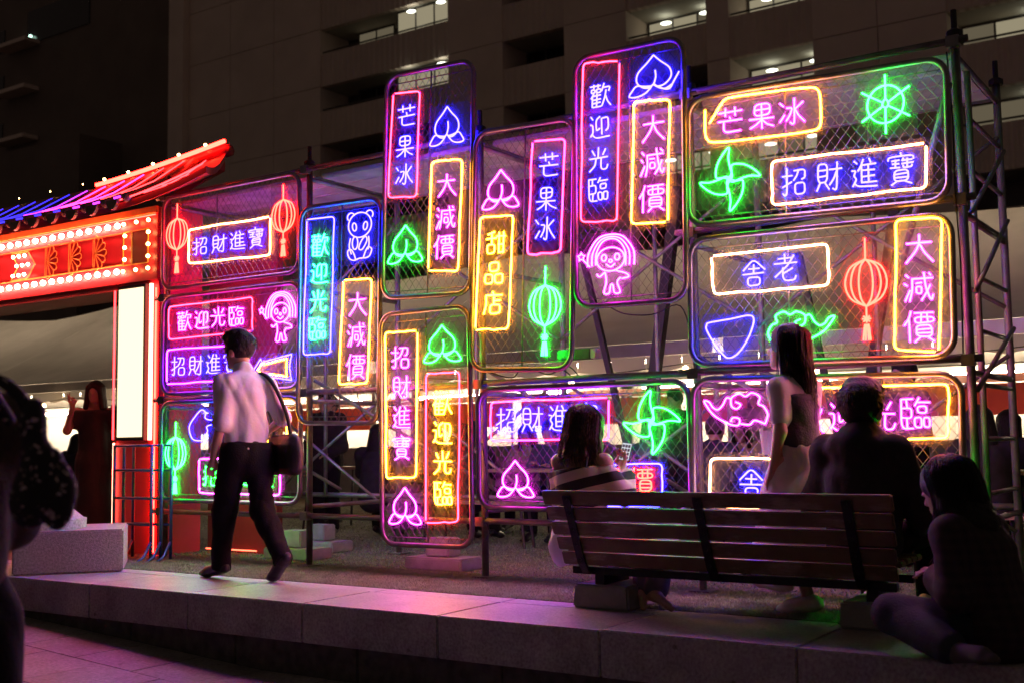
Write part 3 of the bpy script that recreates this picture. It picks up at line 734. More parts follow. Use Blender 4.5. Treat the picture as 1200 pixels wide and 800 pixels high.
def frame_pts(w, h, r=0.115):
    P = []
    for cx_, cz_, a0 in ((w-r,h-r,0),(r,h-r,90),(r,r,180),(w-r,r,270)):
        for k in range(7):
            a = rad(a0+15*k); P.append((cx_+r*math.cos(a), 0, cz_+r*math.sin(a)))
    return P
def chain_link(w, h, step=0.062, slope=1.28):
    g = MB(); m = 0.018
    W_, H_ = w-2*m, h-2*m; L_ = H_/slope
    n = int((W_+L_)/step)
    for sgn in (1,-1):
        for i in range(n+1):
            c = -L_ + i*step + 0.01
            # line x = c + z/slope, clipped to 0..W_, 0..H_
            z0 = max(0, -c*slope); z1 = min(H_, (W_-c)*slope)
            if z1-z0 < 0.02: continue
            xa, xb = c+z0/slope, c+z1/slope
            if sgn < 0: xa, xb = W_-xa, W_-xb
            K = max(2, int((z1-z0)/(step*slope*0.5)))
            P = [(m+xa+(xb-xa)*k/K, 0.0025*sgn*(1 if k % 2 else -1), m+z0+(z1-z0)*k/K) for k in range(K+1)]
            g.tube(P, 0.0017, 4, cap=False)
    return g
def neon(nm, polys, col, parent, dx=0, dz=0):
    g = MB()
    for P, c, rf in polys: g.tube([(x, 0, z) for x, z in P], NR*rf, 6, c)
    o = g.build(nm, NEON[col], parent, smooth=True); o.location = (dx, -0.045, dz); return o
for key, x0, z0, w, h, tilt, items in PANELS:
    fwd = 0.0 if key in 'ABCIJKL' else -0.035
    t = thing('neon_sign_panel', PANEL_LAB[key], 'neon sign', (x0, 6.6+fwd, z0), 0, 'neon sign panels on the scaffold')
    t.rotation_euler = (0, tilt, 0)
    g = MB(); g.tube(frame_pts(w, h), 0.0195, 10, True); g.build('frame', M_GALV, t, smooth=True)
    tag(chain_link(w, h).build('chain_link_mesh', M_WIRE, t), kind='stuff')
    g = MB(); xm = w*(0.5 if w < 1 else 0.40); g.cyl((xm,0.024,0.0),(xm,0.024,h),0.006,6); g.cyl((0.02,0.024,h-0.06),(w-0.02,0.024,h-0.06),0.004,6); g.cyl((0.02,0.024,0.05),(w-0.02,0.024,0.05),0.004,6); g.build('stay_rod', M_GALV, t)
    def board(xa, xb, za, zb):
        xa, xb = max(0.02, xa), min(w-0.02, xb); za, zb = max(0.02, za), min(h-0.02, zb)
        g = MB(); g.box(xa, xb, -0.026, -0.022, za, zb); return g.build('acrylic_board', M_ACR, t)
    cur = None; boards = []
    for it in items:
        if it[0] in ('box', 'open'):
            P = it[2]; xs = [p[0] for p in P]; zs = [p[1] for p in P]
            cur = board(min(xs)-.03, max(xs)+.03, min(zs)-.03, max(zs)+.03); boards.append(cur)
            pts = bez_rect(P) if it[0] == 'box' else smooth(list(P), False, 2)
            neon('neon_border', [(pts, False, 1.0)], it[1], cur)
            g = MB(); n_ = len(pts)
            for q_ in range(3, n_-2, max(4, n_//9)):
                x_, z_ = pts[q_]; g.box(x_-.006, x_+.006, -.0445, -.0265, z_-.006, z_+.006)
            for x_, z_ in (pts[0], pts[-1]): g.ball((x_, -.045, z_), .0095, 8, 6)
            tag(g.build('tube_clips', M_CLIP, cur), kind='stuff')
        elif it[0] == 'txt':
            for ch, (cx_, cz_) in zip(it[2], it[3]):
                o = glyph_mesh(ch, it[4]*0.93, it[5]*0.95).build('neon_character', NEON[it[1]], cur, smooth=True); o.location = (cx_, -0.045, cz_)
        else:
            cx_, cz_ = it[2]; w_, h_ = it[3], it[4]
            bd = board(cx_-w_/2-.03, cx_+w_/2+.03, cz_-h_/2-.025, cz_+h_/2+.025)
            bd.location = (0, 0.008, 0)
            polys = [([(x*w_, z*h_) for x, z in P], c, rf) for P, c, rf in icon(it[0])]
            if it[0] == 'arrow':
                neon('neon_arrow', polys[:1], 'blue', bd, cx_, cz_); neon('neon_arrow', polys[1:], 'orange', bd, cx_, cz_)
            else: neon(ICON_NAME[it[0]], polys, it[1], bd, cx_, cz_)
# loose black cables on the panels and rails
def cable(lab, pts):
    o = Vector(pts[0]); P = spline3([Vector(p)-o for p in pts])
    g = MB(); g.tube(P, 0.0045, 5); q = g.build('cable', M_BLACK, None, smooth=True); q.location = o; tag(q, lab, 'cable', 'loose cables on the scaffold')
def spline3(P, n=6):
    out = []; N = len(P)
    for i in range(N-1):
        p0, p1, p2, p3 = P[max(i-1,0)], P[i], P[i+1], P[min(i+2,N-1)]
        for k in range(n):
            t = k/n; out.append(0.5*((2*p1)+(p2-p0)*t+(2*p0-5*p1+4*p2-p3)*t*t+(3*p1-p0-3*p2+p3)*t**3))
    out.append(P[-1]); return out
CABS = [('black cable looping under the panda panel', [(-5.95,6.66,1.42),(-5.9,6.66,1.22),(-5.8,6.66,1.12),(-5.72,6.66,1.25),(-5.78,6.66,1.40)]),
 ('black cable drooping beside the foot of the amber lettering panel', [(-4.75,6.64,0.95),(-4.70,6.64,0.6),(-4.73,6.64,0.45),(-4.68,6.64,0.3)]),
 ('black cable tangled under the green lantern panel', [(-4.70,6.66,1.45),(-4.5,6.66,1.40),(-4.4,6.66,1.47),(-4.2,6.66,1.41),(-4.05,6.66,1.46),(-3.95,6.66,1.38)]),
 ('black cable sagging from the large pink child panel to the middle post', [(-3.75,6.65,1.86),(-3.6,6.65,1.78),(-3.4,6.66,1.76),(-3.2,6.67,1.80),(-3.12,6.67,1.55)]),
 ('black cable hanging along the right edge of the top right panel', [(-1.49,6.62,3.1),(-1.475,6.62,2.7),(-1.48,6.62,2.3),(-1.47,6.62,1.9),(-1.48,6.62,1.4)]),
 ('black cable along the bottom edge of the red lantern panel at the right', [(-3.05,6.63,1.43),(-2.7,6.63,1.39),(-2.3,6.63,1.42),(-1.9,6.63,1.385),(-1.6,6.63,1.42)])]
for l, p in CABS: cable(l, p)

jb = thing('junction_box', 'grey electrical junction box tied under the rail below the large pink child panel', 'box', (-3.98,6.66,1.53))
g = MB(); g.box(-.13,.13,-.03,.03,-.035,.035); g.build('housing', M_GALV, jb, bevel=.006)
g = MB(); g.box(.131,.175,-.028,.028,-.032,.032); g.build('cap', pmat('white_plastic_cap', (0.7,0.68,0.64), 0.5), jb)
g = MB(); g.tube([(-.1,0,-.035),(-.11,.0,-.09),(-.06,.0,-.12),(-.02,.0,-.165)], .005, 5); g.build('lead', M_BLACK, jb)
# ------------------------------------------------------------------ red ceremonial gate at the left
M_RED = pmat('red_lacquer', (0.58,0.04,0.065), 0.42, 0, 0.12, 3)
M_REDD = pmat('dark_red_board', (0.12,0.010,0.010), 0.6, 0, 0.2, 3); M_DIMR = emat('dim_red_tube', (1.0,0.10,0.05), 6.0)
M_GOLD = pmat('gold_paint', (0.85,0.55,0.10), 0.55, 0.0, 0.15, 10)
M_TILE = pmat('dark_glazed_tile', (0.15,0.085,0.055), 0.3, 0.1, 0.25, 6)
M_BULB2 = emat('gate_light_bulb', (1.0,0.15,0.10), 105.0); M_BULB3 = emat('gold_light_bulb', (1.0,0.50,0.16), 24.0)
M_SOCK = pmat('bulb_socket', (0.35,0.20,0.12), 0.5)
NEON.update({k: neon_mat(k, c) for k, c in dict(roofred=(9,0.3,0.35), roofpink=(9,0.3,2.6), roofviolet=(2.2,0.15,4), roofblue=(0.12,0.08,2.6)).items()})
M_LBOX = emat('lit_sign_face', (1.0,0.79,0.46), 1.85); M_PINKT = emat('pink_white_tube', (1.0,0.16,0.10), 16.0)
M_ROOFR = pmat('red_roof_board', (0.30,0.03,0.03), 0.5, 0, 0.15, 4)
gt = thing('ceremonial_gate', 'red ceremonial gate with a neon-lined tiled roof and rows of light bulbs', 'gate', (-8.4,6.75,0))
ox, oy = -8.4, 6.75
b = MB(); b.box(-0.555,0.02,0.0,0.5,0.0,2.45); pil = b.build('pillar', M_RED, gt, bevel=0.004)
b = MB(); b.box(-4.6,-4.1,0.0,0.5,0.0,2.45); b.build('pillar', M_RED, gt, bevel=0.004)
b = MB(); b.box(-6.4,0.02,-0.02,0.5,2.452,3.12); b.build('lintel', M_RED, gt, bevel=0.006)
b = MB(); b.box(-6.4,0.03,-0.05,-0.022,3.06,3.12); b.build('gold_fascia', M_GOLD, gt)
b = MB(); b.box(-6.4,-0.56,0.0,0.5,2.40,2.45); b.build('soffit', M_ROOFR, gt)
b = MB(); b.box(0.06,0.95,0.55,0.62,0.0,3.0); b.build('side_wing', M_REDD, gt)
lb = MB(); lb.box(-0.465,-0.08,-0.07,-0.004,1.02,2.42); lb = lb.build('lightbox', M_BLACK, gt)
b = MB(); b.box(-0.445,-0.10,-0.076,-0.072,1.05,2.39); b.build('sign_face', M_LBOX, lb)
M_FAINT = pmat('faint_sign_print', (0.75,0.55,0.30), 0.6)
def tube_part(nm, a, b_, r, m, par=None):
    g = MB(); g.cyl(a, b_, r, 8); return g.build(nm, m, par or gt, smooth=True)
tube_part('edge_tube', (-0.045,-0.03,1.02),(-0.045,-0.03,2.42),0.018,M_PINKT)
tube_part('edge_tube', (-0.56,-0.02,0.03),(-0.56,-0.02,1.0),0.010,M_PINKT)
tube_part('edge_tube', (-0.575,-0.02,1.03),(-0.575,-0.02,2.40),0.008,NEON['roofred'])
tube_part('edge_tube', (0.005,-0.02,0.03),(0.005,-0.02,2.38),0.008,NEON['red'])
tube_part('floor_tube', (0.10,0.50,0.03),(0.75,0.50,0.03),0.006,M_DIMR)
tube_part('lintel_tube', (-6.4,-0.035,3.045),(-0.0,-0.035,3.045),0.005,NEON['red'])
def bulb(x, z, r, m, y=-0.055):
    me = bulb.me.get(m.name)
    if not me:
        g = MB(); g.ball((0,0,0), 1.0, 8, 6); me = g.mesh('bulb', m, True); bulb.me[m.name] = me
        g = MB(); g.cyl((0,1.6,0),(0,0.7,0),0.55,6); bulb.sk = g.mesh('bulb_socket', M_SOCK)
    o = link('light_bulb', me, None, gt); o.location = (x, y, z); o.scale = (r,r,r)
    s_ = link('socket', bulb.sk, None, o)
bulb.me = {}
for i in range(42):
    x = -0.51-i*0.1415
    bulb(x, 2.995, 0.027, M_BULB2); bulb(x, 2.565, 0.027, M_BULB2)
for x in (-0.42,-0.24,-0.07):
    bulb(x, 3.0, 0.018, M_BULB3); bulb(x, 2.56, 0.018, M_BULB3)
for z in (2.89,2.78,2.67): bulb(-0.07, z, 0.018, M_BULB3); bulb(-0.40, z, 0.018, M_BULB3)
def gold(P, nm='gold_trim', r=0.007, closed=False):
    g = MB(); g.tube([(x,-0.03,z) for x, z in P], r, 5, closed); return g.build(nm, M_GOLD, gt)
gold([(-0.45,2.93),(-0.10,2.93),(-0.10,2.62),(-0.45,2.62)], closed=True); gold([(-0.33,2.93),(-0.33,2.62)])
gold([(-6.3,2.925),(-0.46,2.925)]); gold([(-6.3,2.63),(-0.46,2.63)])
b = MB(); b.box(-0.32,-0.12,-0.028,-0.022,2.635,2.915); b.build('dark_inset', M_ROOFR, gt)
for k in range(3):      # fan-shaped gold flowers
    cxf = -1.62+0.375*k
    g = MB()
    for a in range(-3,4):
        an = a*0.48; L_ = 0.17
        dx, dz = math.cos(an), math.sin(an)
        pet = [(0,0),(0.45*L_*1,0.10*L_),(0.85*L_,0.17*L_),(L_,0.0),(0.85*L_,-0.17*L_),(0.45*L_,-0.10*L_)]
        g.tube([(cxf+dx*u-dz*v,-0.03,2.775+dz*u+dx*v) for u, v in spline(pet, True, 3)], 0.0045, 4, True)
    g.tube([(cxf-0.03,-0.03,2.64),(cxf-0.03,-0.03,2.91)], 0.005, 4)
    g.build('gold_flower', M_GOLD, gt)
for s_ in range(2):     # chevron arrows filled with bulbs
    xs = -1.82-1.35*s_
    gold([(xs-0.40,2.91),(xs-0.12,2.91),(xs,2.775),(xs-0.12,2.64),(xs-0.40,2.64),(xs-0.28,2.775)], 'gold_arrow', 0.007, True)
    for j, (zz, o_) in enumerate(((2.87,0.0),(2.775,0.06),(2.68,0.0))):
        for k in range(3): bulb(xs-0.33+o_+k*0.095, zz, 0.017, M_BULB2)
# roof: tiled slope, upturned at the right end
def eave(x):   # local x -> (y, z)
    u = max(0.0, (x+0.6)/1.6); return (-0.32, 3.10+0.19*u*u)
def ridge(x):
    u = max(0.0, (x+1.5)/1.9); return (0.45, 3.50+0.15*u**1.4)
def xend_r(v): return 1.0-0.62*v       # right edge runs back from the eave tip to the ridge tip
def roofp(x, v, up=0.0):
    ye, ze = eave(x); yr, zr = ridge(x)
    return Vector((x, ye+(yr-ye)*v, ze+(zr-ze)*v - 0.05*math.sin(math.pi*v) + up))
g = MB(); NX, NV = 48, 6
for iv in range(NV+1):
    v = iv/NV; xe = xend_r(v)
    for ix in range(NX+1):
        x = -6.6 + (xe+6.6)*ix/NX; g.v.append(tuple(roofp(x, v)))
for iv in range(NV+1):
    v = iv/NV; xe = xend_r(v)
    for ix in range(NX+1):
        x = -6.6 + (xe+6.6)*ix/NX; g.v.append(tuple(roofp(x, v, -0.06)))
S_ = (NV+1)*(NX+1)
for iv in range(NV):
    for ix in range(NX):
        a = iv*(NX+1)+ix; g.f.append((a,a+1,a+NX+2,a+NX+1)); g.f.append((S_+a+NX+1,S_+a+NX+2,S_+a+1,S_+a))
for ix in range(NX): g.f.append((S_+ix,S_+ix+1,ix+1,ix))
for iv in range(NV):
    a = iv*(NX+1)+NX; g.f.append((a, S_+a, S_+a+NX+1, a+NX+1))
g.build('roof_board', M_ROOFR, gt)
NT = 22
for i in range(NT):
    x = 0.0-i*0.295
    g = MB(); P = [roofp(x, v, 0.035) for v in (-0.06,0.15,0.4,0.7,0.97)]; g.tube(P, 0.042, 8, up=(1,0,0)); g.build('cover_tile', M_TILE, gt, smooth=True)
    xm = x-0.1475; p = roofp(xm, 0.0); q = roofp(xm,0.0)
    g = MB()
    K = 10; front = []; back = []
    for k in range(K+1):
        a = math.pi+math.pi*k/K; front.append((p.x+0.078*math.cos(a), p.y-0.075, p.z+0.02+0.088*math.sin(a))); back.append((p.x+0.078*math.cos(a), p.y-0.045, p.z+0.02+0.088*math.sin(a)))
    nb_ = len(g.v); g.v += front+back; g.f.append(tuple(nb_+k for k in range(K+1))); g.f.append(tuple(nb_+K+1+k for k in range(K,-1,-1)))
    for k in range(K): g.f.append((nb_+k,nb_+K+1+k,nb_+K+2+k,nb_+k+1))
    g.f.append((nb_+K, nb_+2*K+1, nb_+K+1, nb_))
    g.build('drip_tile', M_TILE, gt)
    col = 'roofred' if i < 2 else 'roofpink' if i < 5 else 'roofviolet' if i < 6 else 'roofblue'
    g = MB(); g.tube([roofp(xm, v, 0.085) for v in (0.04,0.2,0.5,0.95)], 0.005, 6, up=(1,0,0)); g.build('neon_strip', NEON[col], gt, smooth=True)
    g = MB(); g.tube([roofp(xm, v, 0.06) for v in (-0.06,0.02)], 0.010, 6, up=(1,0,0)); g.build('neon_strip', NEON['roofviolet' if i < 3 else 'roofblue'], gt, smooth=True)
for k in range(3):      # strips fanning out to the upturned corner
    xe = 0.30+0.24*k
    g = MB(); g.tube([roofp(xe-0.12, v, 0.02) for v in np.linspace(0.02, max(0.1, 1-(xe-0.25)/0.62), 4)], 0.005, 6, up=(1,0,0)); g.build('neon_strip', NEON['roofred'], gt, smooth=True)
g = MB(); g.tube([roofp(-0.2+1.18*t_, 0.0, 0.02)+Vector((0,-0.02,0)) for t_ in np.linspace(0,1,8)], 0.007, 6); g.build('neon_strip', NEON['roofred'], gt, smooth=True)
P = [roofp(x, 1.0, 0.05) for x in np.linspace(-6.6, 0.40, 24)]
g = MB(); g.tube([p+Vector((0,0.03,-0.02)) for p in P], 0.06, 8); g.build('ridge_beam', M_ROOFR, gt, smooth=True)
P2 = [roofp(x, 1.0, 0.09) + Vector((0,-0.055,0)) for x in np.linspace(-1.45, 0.42, 10)]
g = MB(); g.tube(P2, 0.020, 8); g.build('ridge_tube', NEON['red'], gt, smooth=True)
for x in np.linspace(-6.2, -1.75, 9):
    p = roofp(x,1.0,0.15); bulb(p.x, p.z, 0.007, M_BULB3, p.y)
for x in np.linspace(-1.4, 0.1, 5):
    p = roofp(x,1.0,0.15); bulb(p.x, p.z, 0.015, M_BULB3, p.y)
b = MB(); b.hexa([(-0.4,0.40,3.25),(0.36,0.40,3.48),(0.36,0.46,3.48),(-0.4,0.46,3.3)],[(-0.4,0.40,3.52),(0.36,0.40,3.62),(0.36,0.46,3.62),(-0.4,0.46,3.52)]); b.build('gable_board', M_ROOFR, gt)

# ------------------------------------------------------------------ blue barricades stacked by the gate
M_BLUE = pmat('blue_painted_steel', (0.03,0.07,0.20), 0.4, 0.2, 0.25, 10)
for i in range(3):
    t = thing('barricade', ['front','middle','rear'][i]+' blue steel barricade of the stack by the gate pillar', 'barricade', (-8.56+0.065*i,6.44+0.05*i,0), 0, 'blue barricades by the gate')
    L_ = 0.50
    for xx in (0.0, L_):
        g = MB(); g.cyl((xx,0,0.0),(xx,0,0.98),0.014,8); g.build('leg', M_BLUE, t, smooth=True)
        g = MB(); g.tube([(xx,-0.0,0.16),(xx+0.02,-0.09,0.04),(xx+0.03,-0.17,0.0)],0.012,6,up=(1,0,0)); g.build('foot', M_BLUE, t, smooth=True)
    for z in (0.30,0.52,0.76,0.97):
        g = MB(); g.cyl((0.013,0,z),(L_-0.013,0,z),0.011,8); g.build('rail', M_BLUE, t, smooth=True)

# ------------------------------------------------------------------ park bench
def slat_wood():
    m = pmat('worn_bench_wood', (0.15,0.092,0.048), 0.5, 0, 0.25, 6, 0.15, 40)
    n = m.node_tree.nodes; l = m.node_tree.links; p = n['Principled BSDF']
    base = p.inputs['Base Color'].links[0].from_socket
    tc = n.new('ShaderNodeTexCoord'); mp = n.new('ShaderNodeMapping'); mp.inputs['Scale'].default_value = (5,14,22)
    nz = n.new('ShaderNodeTexNoise'); nz.inputs['Scale'].default_value = 1.0; nz.inputs['Detail'].default_value = 9; nz.inputs['Roughness'].default_value = 0.75
    n2 = n.new('ShaderNodeTexNoise'); n2.inputs['Scale'].default_value = 2.2; n2.inputs['Detail'].default_value = 2
    oi = n.new('ShaderNodeObjectInfo'); ad = n.new('ShaderNodeVectorMath'); ad.operation = 'ADD'
    l.new(tc.outputs['Object'], ad.inputs[0]); l.new(oi.outputs['Random'], ad.inputs[1])
    l.new(ad.outputs[0], mp.inputs['Vector']); l.new(mp.outputs[0], nz.inputs['Vector']); l.new(ad.outputs[0], n2.inputs['Vector'])
    a = n.new('ShaderNodeMath'); a.operation = 'MULTIPLY'; l.new(nz.outputs['Fac'], a.inputs[0]); l.new(n2.outputs['Fac'], a.inputs[1])
    mr = n.new('ShaderNodeMapRange'); mr.inputs['From Min'].default_value = 0.26; mr.inputs['From Max'].default_value = 0.36; mr.inputs['To Max'].default_value = 0.75
    l.new(a.outputs[0], mr.inputs['Value'])
    mx = n.new('ShaderNodeMix'); mx.data_type = 'RGBA'; l.new(mr.outputs[0], mx.inputs['Factor']); l.new(base, mx.inputs[6]); mx.inputs[7].default_value = (0.34,0.24,0.20,1)
    l.new(mx.outputs[2], p.inputs['Base Color']); return m
M_SLAT = slat_wood()
M_IRON = pmat('black_cast_iron', (0.018,0.018,0.02), 0.42, 0.6, 0.3, 15, 0.15, 60)
BX, BY = -2.575, 5.90
bn = thing('park_bench', 'long worn wooden park bench on concrete feet, seen from behind', 'bench', (BX,BY,0))
HL = 0.982
def yb(z): return -0.165 - (z-0.24)*0.43
for k in range(5):
    z0 = 0.250+0.0865*k; z1 = z0+(0.074 if k < 4 else 0.079)
    sl = MB(); ins = (0.035,0.025,0.015,0.008,0.0)[k]; j = random.uniform(-.003,.003)
    bot = [(-HL+ins,yb(z0)-0.014+j,z0),(HL-ins,yb(z0)-0.014+j,z0),(HL-ins,yb(z0)+0.014+j,z0+0.005),(-HL+ins,yb(z0)+0.014+j,z0+0.005)]
    top = [(-HL+ins,yb(z1)-0.014+j,z1),(HL-ins,yb(z1)-0.014+j,z1),(HL-ins,yb(z1)+0.014+j,z1+0.005),(-HL+ins,yb(z1)+0.014+j,z1+0.005)]
    sl.hexa(bot, top); sl.build('back_slat', M_SLAT, bn, bevel=0.006)
for k in range(4):
    y0 = -0.13+0.098*k; sl = MB(); sl.box(-HL+0.03,HL-0.03,y0,y0+0.086,0.318-0.006*(k==0),0.348-0.006*(k==0)); sl.build('seat_slat', M_SLAT, bn, bevel=0.006)
for x in (-0.815, -0.02, 0.765):
    g = MB(); pr = [(yb(0.645)-0.024,0.645),(yb(0.50)-0.026,0.50),(yb(0.36)-0.028,0.36),(yb(0.27)-0.026,0.27),(-0.150,0.205),(-0.05,0.192),(0.27,0.215),(0.28,0.312)]
    w = 0.024
    for (ya,za),(yc,zc) in zip(pr[:-1],pr[1:]):
        d = Vector((0,yc-ya,zc-za)).normalized(); nrm = Vector((0,-d.z,d.y))*0.007
        A, C = Vector((0,ya,za)), Vector((0,yc,zc))
        e = d*0.004
        q = lambda P, s, t: (x+s*w, *(P+nrm*t)[1:])
        g.hexa([q(A-e,-1,-1),q(A-e,1,-1),q(A-e,1,1),q(A-e,-1,1)],[q(C+e,-1,-1),q(C+e,1,-1),q(C+e,1,1),q(C+e,-1,1)])
    br = g.build('bracket', M_IRON, bn)
    for k in range(5):
        z = 0.287+0.0865*k; g = MB(); g.cyl((x,yb(z)-0.030,z),(x,yb(z)-0.040,z),0.008,8); g.build('bolt', M_IRON, br)
g = MB(); g.box(-HL+0.06,HL-0.06,-0.125,-0.085,0.195,0.235); g.box(-HL+0.06,HL-0.06,0.18,0.22,0.205,0.245); g.build('seat_rail', M_IRON, bn)
for x in (-0.745, 0.81):
    g = MB(); g.hexa([(x-0.185,-0.13,0),(x+0.185,-0.13,0),(x+0.185,0.24,0),(x-0.185,0.24,0)],[(x-0.172,-0.12,0.135),(x+0.172,-0.12,0.135),(x+0.172,0.23,0.135),(x-0.172,0.23,0.135)])
    f_ = g.build('concrete_foot', M_CW, bn, bevel=0.012)
    g = MB(); g.box(x-0.045,x+0.015,-0.10,0.2,0.137,0.194); g.build('stub', M_IRON, f_)

# ------------------------------------------------------------------ figures: signed-distance bodies meshed with surface nets
def sdf_mesh(name, prims, h, k=0.03, wr=None):
    lo = np.full(3, 1e9); hi = np.full(3, -1e9)
    for p in prims:
        if p[0] == 'c':
            r = max(p[3], p[4])*max(p[5]) if len(p) > 5 and p[5] else max(p[3], p[4])
            for q in (p[1], p[2]): lo = np.minimum(lo, np.array(q)-r); hi = np.maximum(hi, np.array(q)+r)
        elif p[0] == 'e':
            r = max(p[2]); lo = np.minimum(lo, np.array(p[1])-r); hi = np.maximum(hi, np.array(p[1])+r)
    lo -= 2.5*h+0.02; hi += 2.5*h+0.02
    dim = np.ceil((hi-lo)/h).astype(int)+1
    ax = [lo[i]+h*np.arange(dim[i]) for i in range(3)]
    D = np.full(dim, 0.5, np.float32)
    for p in prims:
        neg = p[0][0] == '-'; kind = p[0][-1]
        if kind == 'c':
            a, b_, r0, r1 = np.array(p[1],float), np.array(p[2],float), p[3], p[4]
            S = np.array(p[5] if len(p) > 5 and p[5] else (1,1,1), float); kk = p[6] if len(p) > 6 else k
            m = max(r0,r1)*S.max()+kk+0.02; l2, h2 = np.minimum(a,b_)-m, np.maximum(a,b_)+m
        elif kind == 'e':
            c, R_ = np.array(p[1],float), np.array(p[2],float); Mx = np.array(p[3]) if len(p) > 3 and p[3] is not None else np.eye(3); kk = p[4] if len(p) > 4 else k
            m = R_.max()+kk+0.02; l2, h2 = c-m, c+m
        else: l2, h2 = lo, hi
        i0 = np.clip(np.floor((l2-lo)/h).astype(int), 0, dim-1); i1 = np.clip(np.ceil((h2-lo)/h).astype(int)+1, 1, dim)
        if (i1 <= i0).any(): continue
        sl = tuple(slice(i0[i], i1[i]) for i in range(3))
        P = np.stack(np.meshgrid(*[ax[i][sl[i]] for i in range(3)], indexing='ij'), -1).astype(np.float32)
        if kind == 'c':
            Ps = P/S; A = a/S; B = b_/S; BA = B-A; L2 = max((BA*BA).sum(), 1e-9)
            t = np.clip(((Ps-A)@BA)/L2, 0, 1)
            d = (np.linalg.norm(Ps-A-t[...,None]*BA, axis=-1)-(r0+(r1-r0)*t))*S.min()
        elif kind == 'e':
            q = (P-c)@Mx; kq = np.linalg.norm(q/R_, axis=-1); k2 = np.linalg.norm(q/(R_*R_), axis=-1)
            d = kq*(kq-1)/np.maximum(k2, 1e-6)
        else:      # half-space: removes what lies on the normal's side
            n_ = np.array(p[2],float); n_ /= np.linalg.norm(n_); d = -((P-np.array(p[1],float))@n_); kk = 0.004
        cur = D[sl]
        if neg:
            d = -d
            D[sl] = np.maximum(cur, d) if kk < 0.005 else np.maximum(cur, d)+(np.clip(kk*0.5-np.abs(cur-d),0,None)**2)/(2*kk)
        else:
            hh = np.clip(0.5+0.5*(cur-d)/kk, 0, 1); D[sl] = cur*(1-hh)+d*hh-kk*hh*(1-hh)
    if wr:      # cloth folds
        amp, fr, seed = wr; rg = np.random.default_rng(seed)
        X, Y, Z = np.meshgrid(*ax, indexing='ij'); acc = np.zeros(dim, np.float32)
        for _ in range(5):
            v = rg.normal(size=3); v[2] *= 0.55; v = v/np.linalg.norm(v)*fr*rg.uniform(0.6,1.6)
            acc += 1.15-2.2*np.abs(np.sin(0.5*(X*v[0]+Y*v[1]+Z*v[2])+rg.uniform(0,6)+0.8*np.sin((X*v[1]-Z*v[0])*0.5)))**0.8
        D += (amp*acc/2.2).astype(np.float32)
    # surface nets
    s = D < 0
    cs = [s[dx:dim[0]-1+dx, dy:dim[1]-1+dy, dz:dim[2]-1+dz] for dx in (0,1) for dy in (0,1) for dz in (0,1)]
    cnt = sum(c.astype(np.int8) for c in cs); mk = (cnt > 0) & (cnt < 8)
    idx = np.argwhere(mk); vid = np.full(mk.shape, -1, np.int32); vid[mk] = np.arange(len(idx))
    acc = np.zeros((len(idx),3)); n = np.zeros(len(idx))
    off_ = [(dx,dy,dz) for dx in (0,1) for dy in (0,1) for dz in (0,1)]
    for i in range(8):
        for j in range(i+1, 8):
            a, b_ = np.array(off_[i]), np.array(off_[j])
            if abs(a-b_).sum() != 1: continue
            da = D[tuple((idx+a).T)]; db = D[tuple((idx+b_).T)]; cr = (da < 0) != (db < 0)
            t = np.where(cr, da/np.where(cr, da-db, 1), 0)
            acc += np.where(cr[:,None], a+(b_-a)*t[:,None], 0); n += cr
    V = lo+(idx+acc/n[:,None])*h
    F = []
    for axis in range(3):
        o1, o2 = [(1,2),(2,0),(0,1)][axis]
        a = [slice(1,-1)]*3; a[axis] = slice(0,-1)
        s0 = s[tuple(a)]; b2 = list(a); b2[axis] = slice(1,None); s1 = s[tuple(b2)]
        e = np.argwhere(s0 != s1)
        if not len(e): continue
        base = e.copy(); base[:,o1] += 1; base[:,o2] += 1
        flip = s0[tuple(e.T)]
        def q(d1,d2):
            c = base.copy(); c[:,o1] -= d1; c[:,o2] -= d2; return vid[tuple(c.T)]
        Q = np.stack([q(1,1),q(0,1),q(0,0),q(1,0)],1); Q[~flip] = Q[~flip][:,::-1]; F.append(Q)
    F = np.vstack(F); F = F[(F >= 0).all(1)]
    me = bpy.data.meshes.new(name); me.vertices.add(len(V)); me.vertices.foreach_set('co', V.ravel())
    me.loops.add(4*len(F)); me.loops.foreach_set('vertex_index', F.ravel().astype(np.int32))
    me.polygons.add(len(F)); me.polygons.foreach_set('loop_start', np.arange(0,4*len(F),4,dtype=np.int32)); me.polygons.foreach_set('loop_total', np.full(len(F),4,dtype=np.int32))
    me.polygons.foreach_set('use_smooth', np.ones(len(F), dtype=bool)); me.update(); me.validate(); return me
def v3(*a): return np.array(a, float)
def pose(H, **o):
    J = dict(pel=v3(0,0,.53*H), chest=v3(0,0,.73*H), neck=v3(0,-.005*H,.835*H), head=v3(0,.012*H,.925*H), hyaw=0.0, hpit=0.0,
        sL=v3(-.100*H,0,.805*H), sR=v3(.100*H,0,.805*H), eL=v3(-.125*H,-.01*H,.63*H), eR=v3(.125*H,-.01*H,.63*H), wL=v3(-.13*H,.04*H,.485*H), wR=v3(.13*H,.04*H,.485*H),
        hL=v3(-.052*H,0,.52*H), hR=v3(.052*H,0,.52*H), kL=v3(-.055*H,.02*H,.285*H), kR=v3(.055*H,.02*H,.285*H), aL=v3(-.055*H,-.01*H,.045*H), aR=v3(.055*H,-.01*H,.045*H),
        tL=v3(-.065*H,.10*H,.018*H), tR=v3(.065*H,.10*H,.018*H), H=H, grip=0.5)
    for k_, v_ in o.items(): J[k_] = v3(*v_) if isinstance(v_, (tuple,list)) else v_
    return J
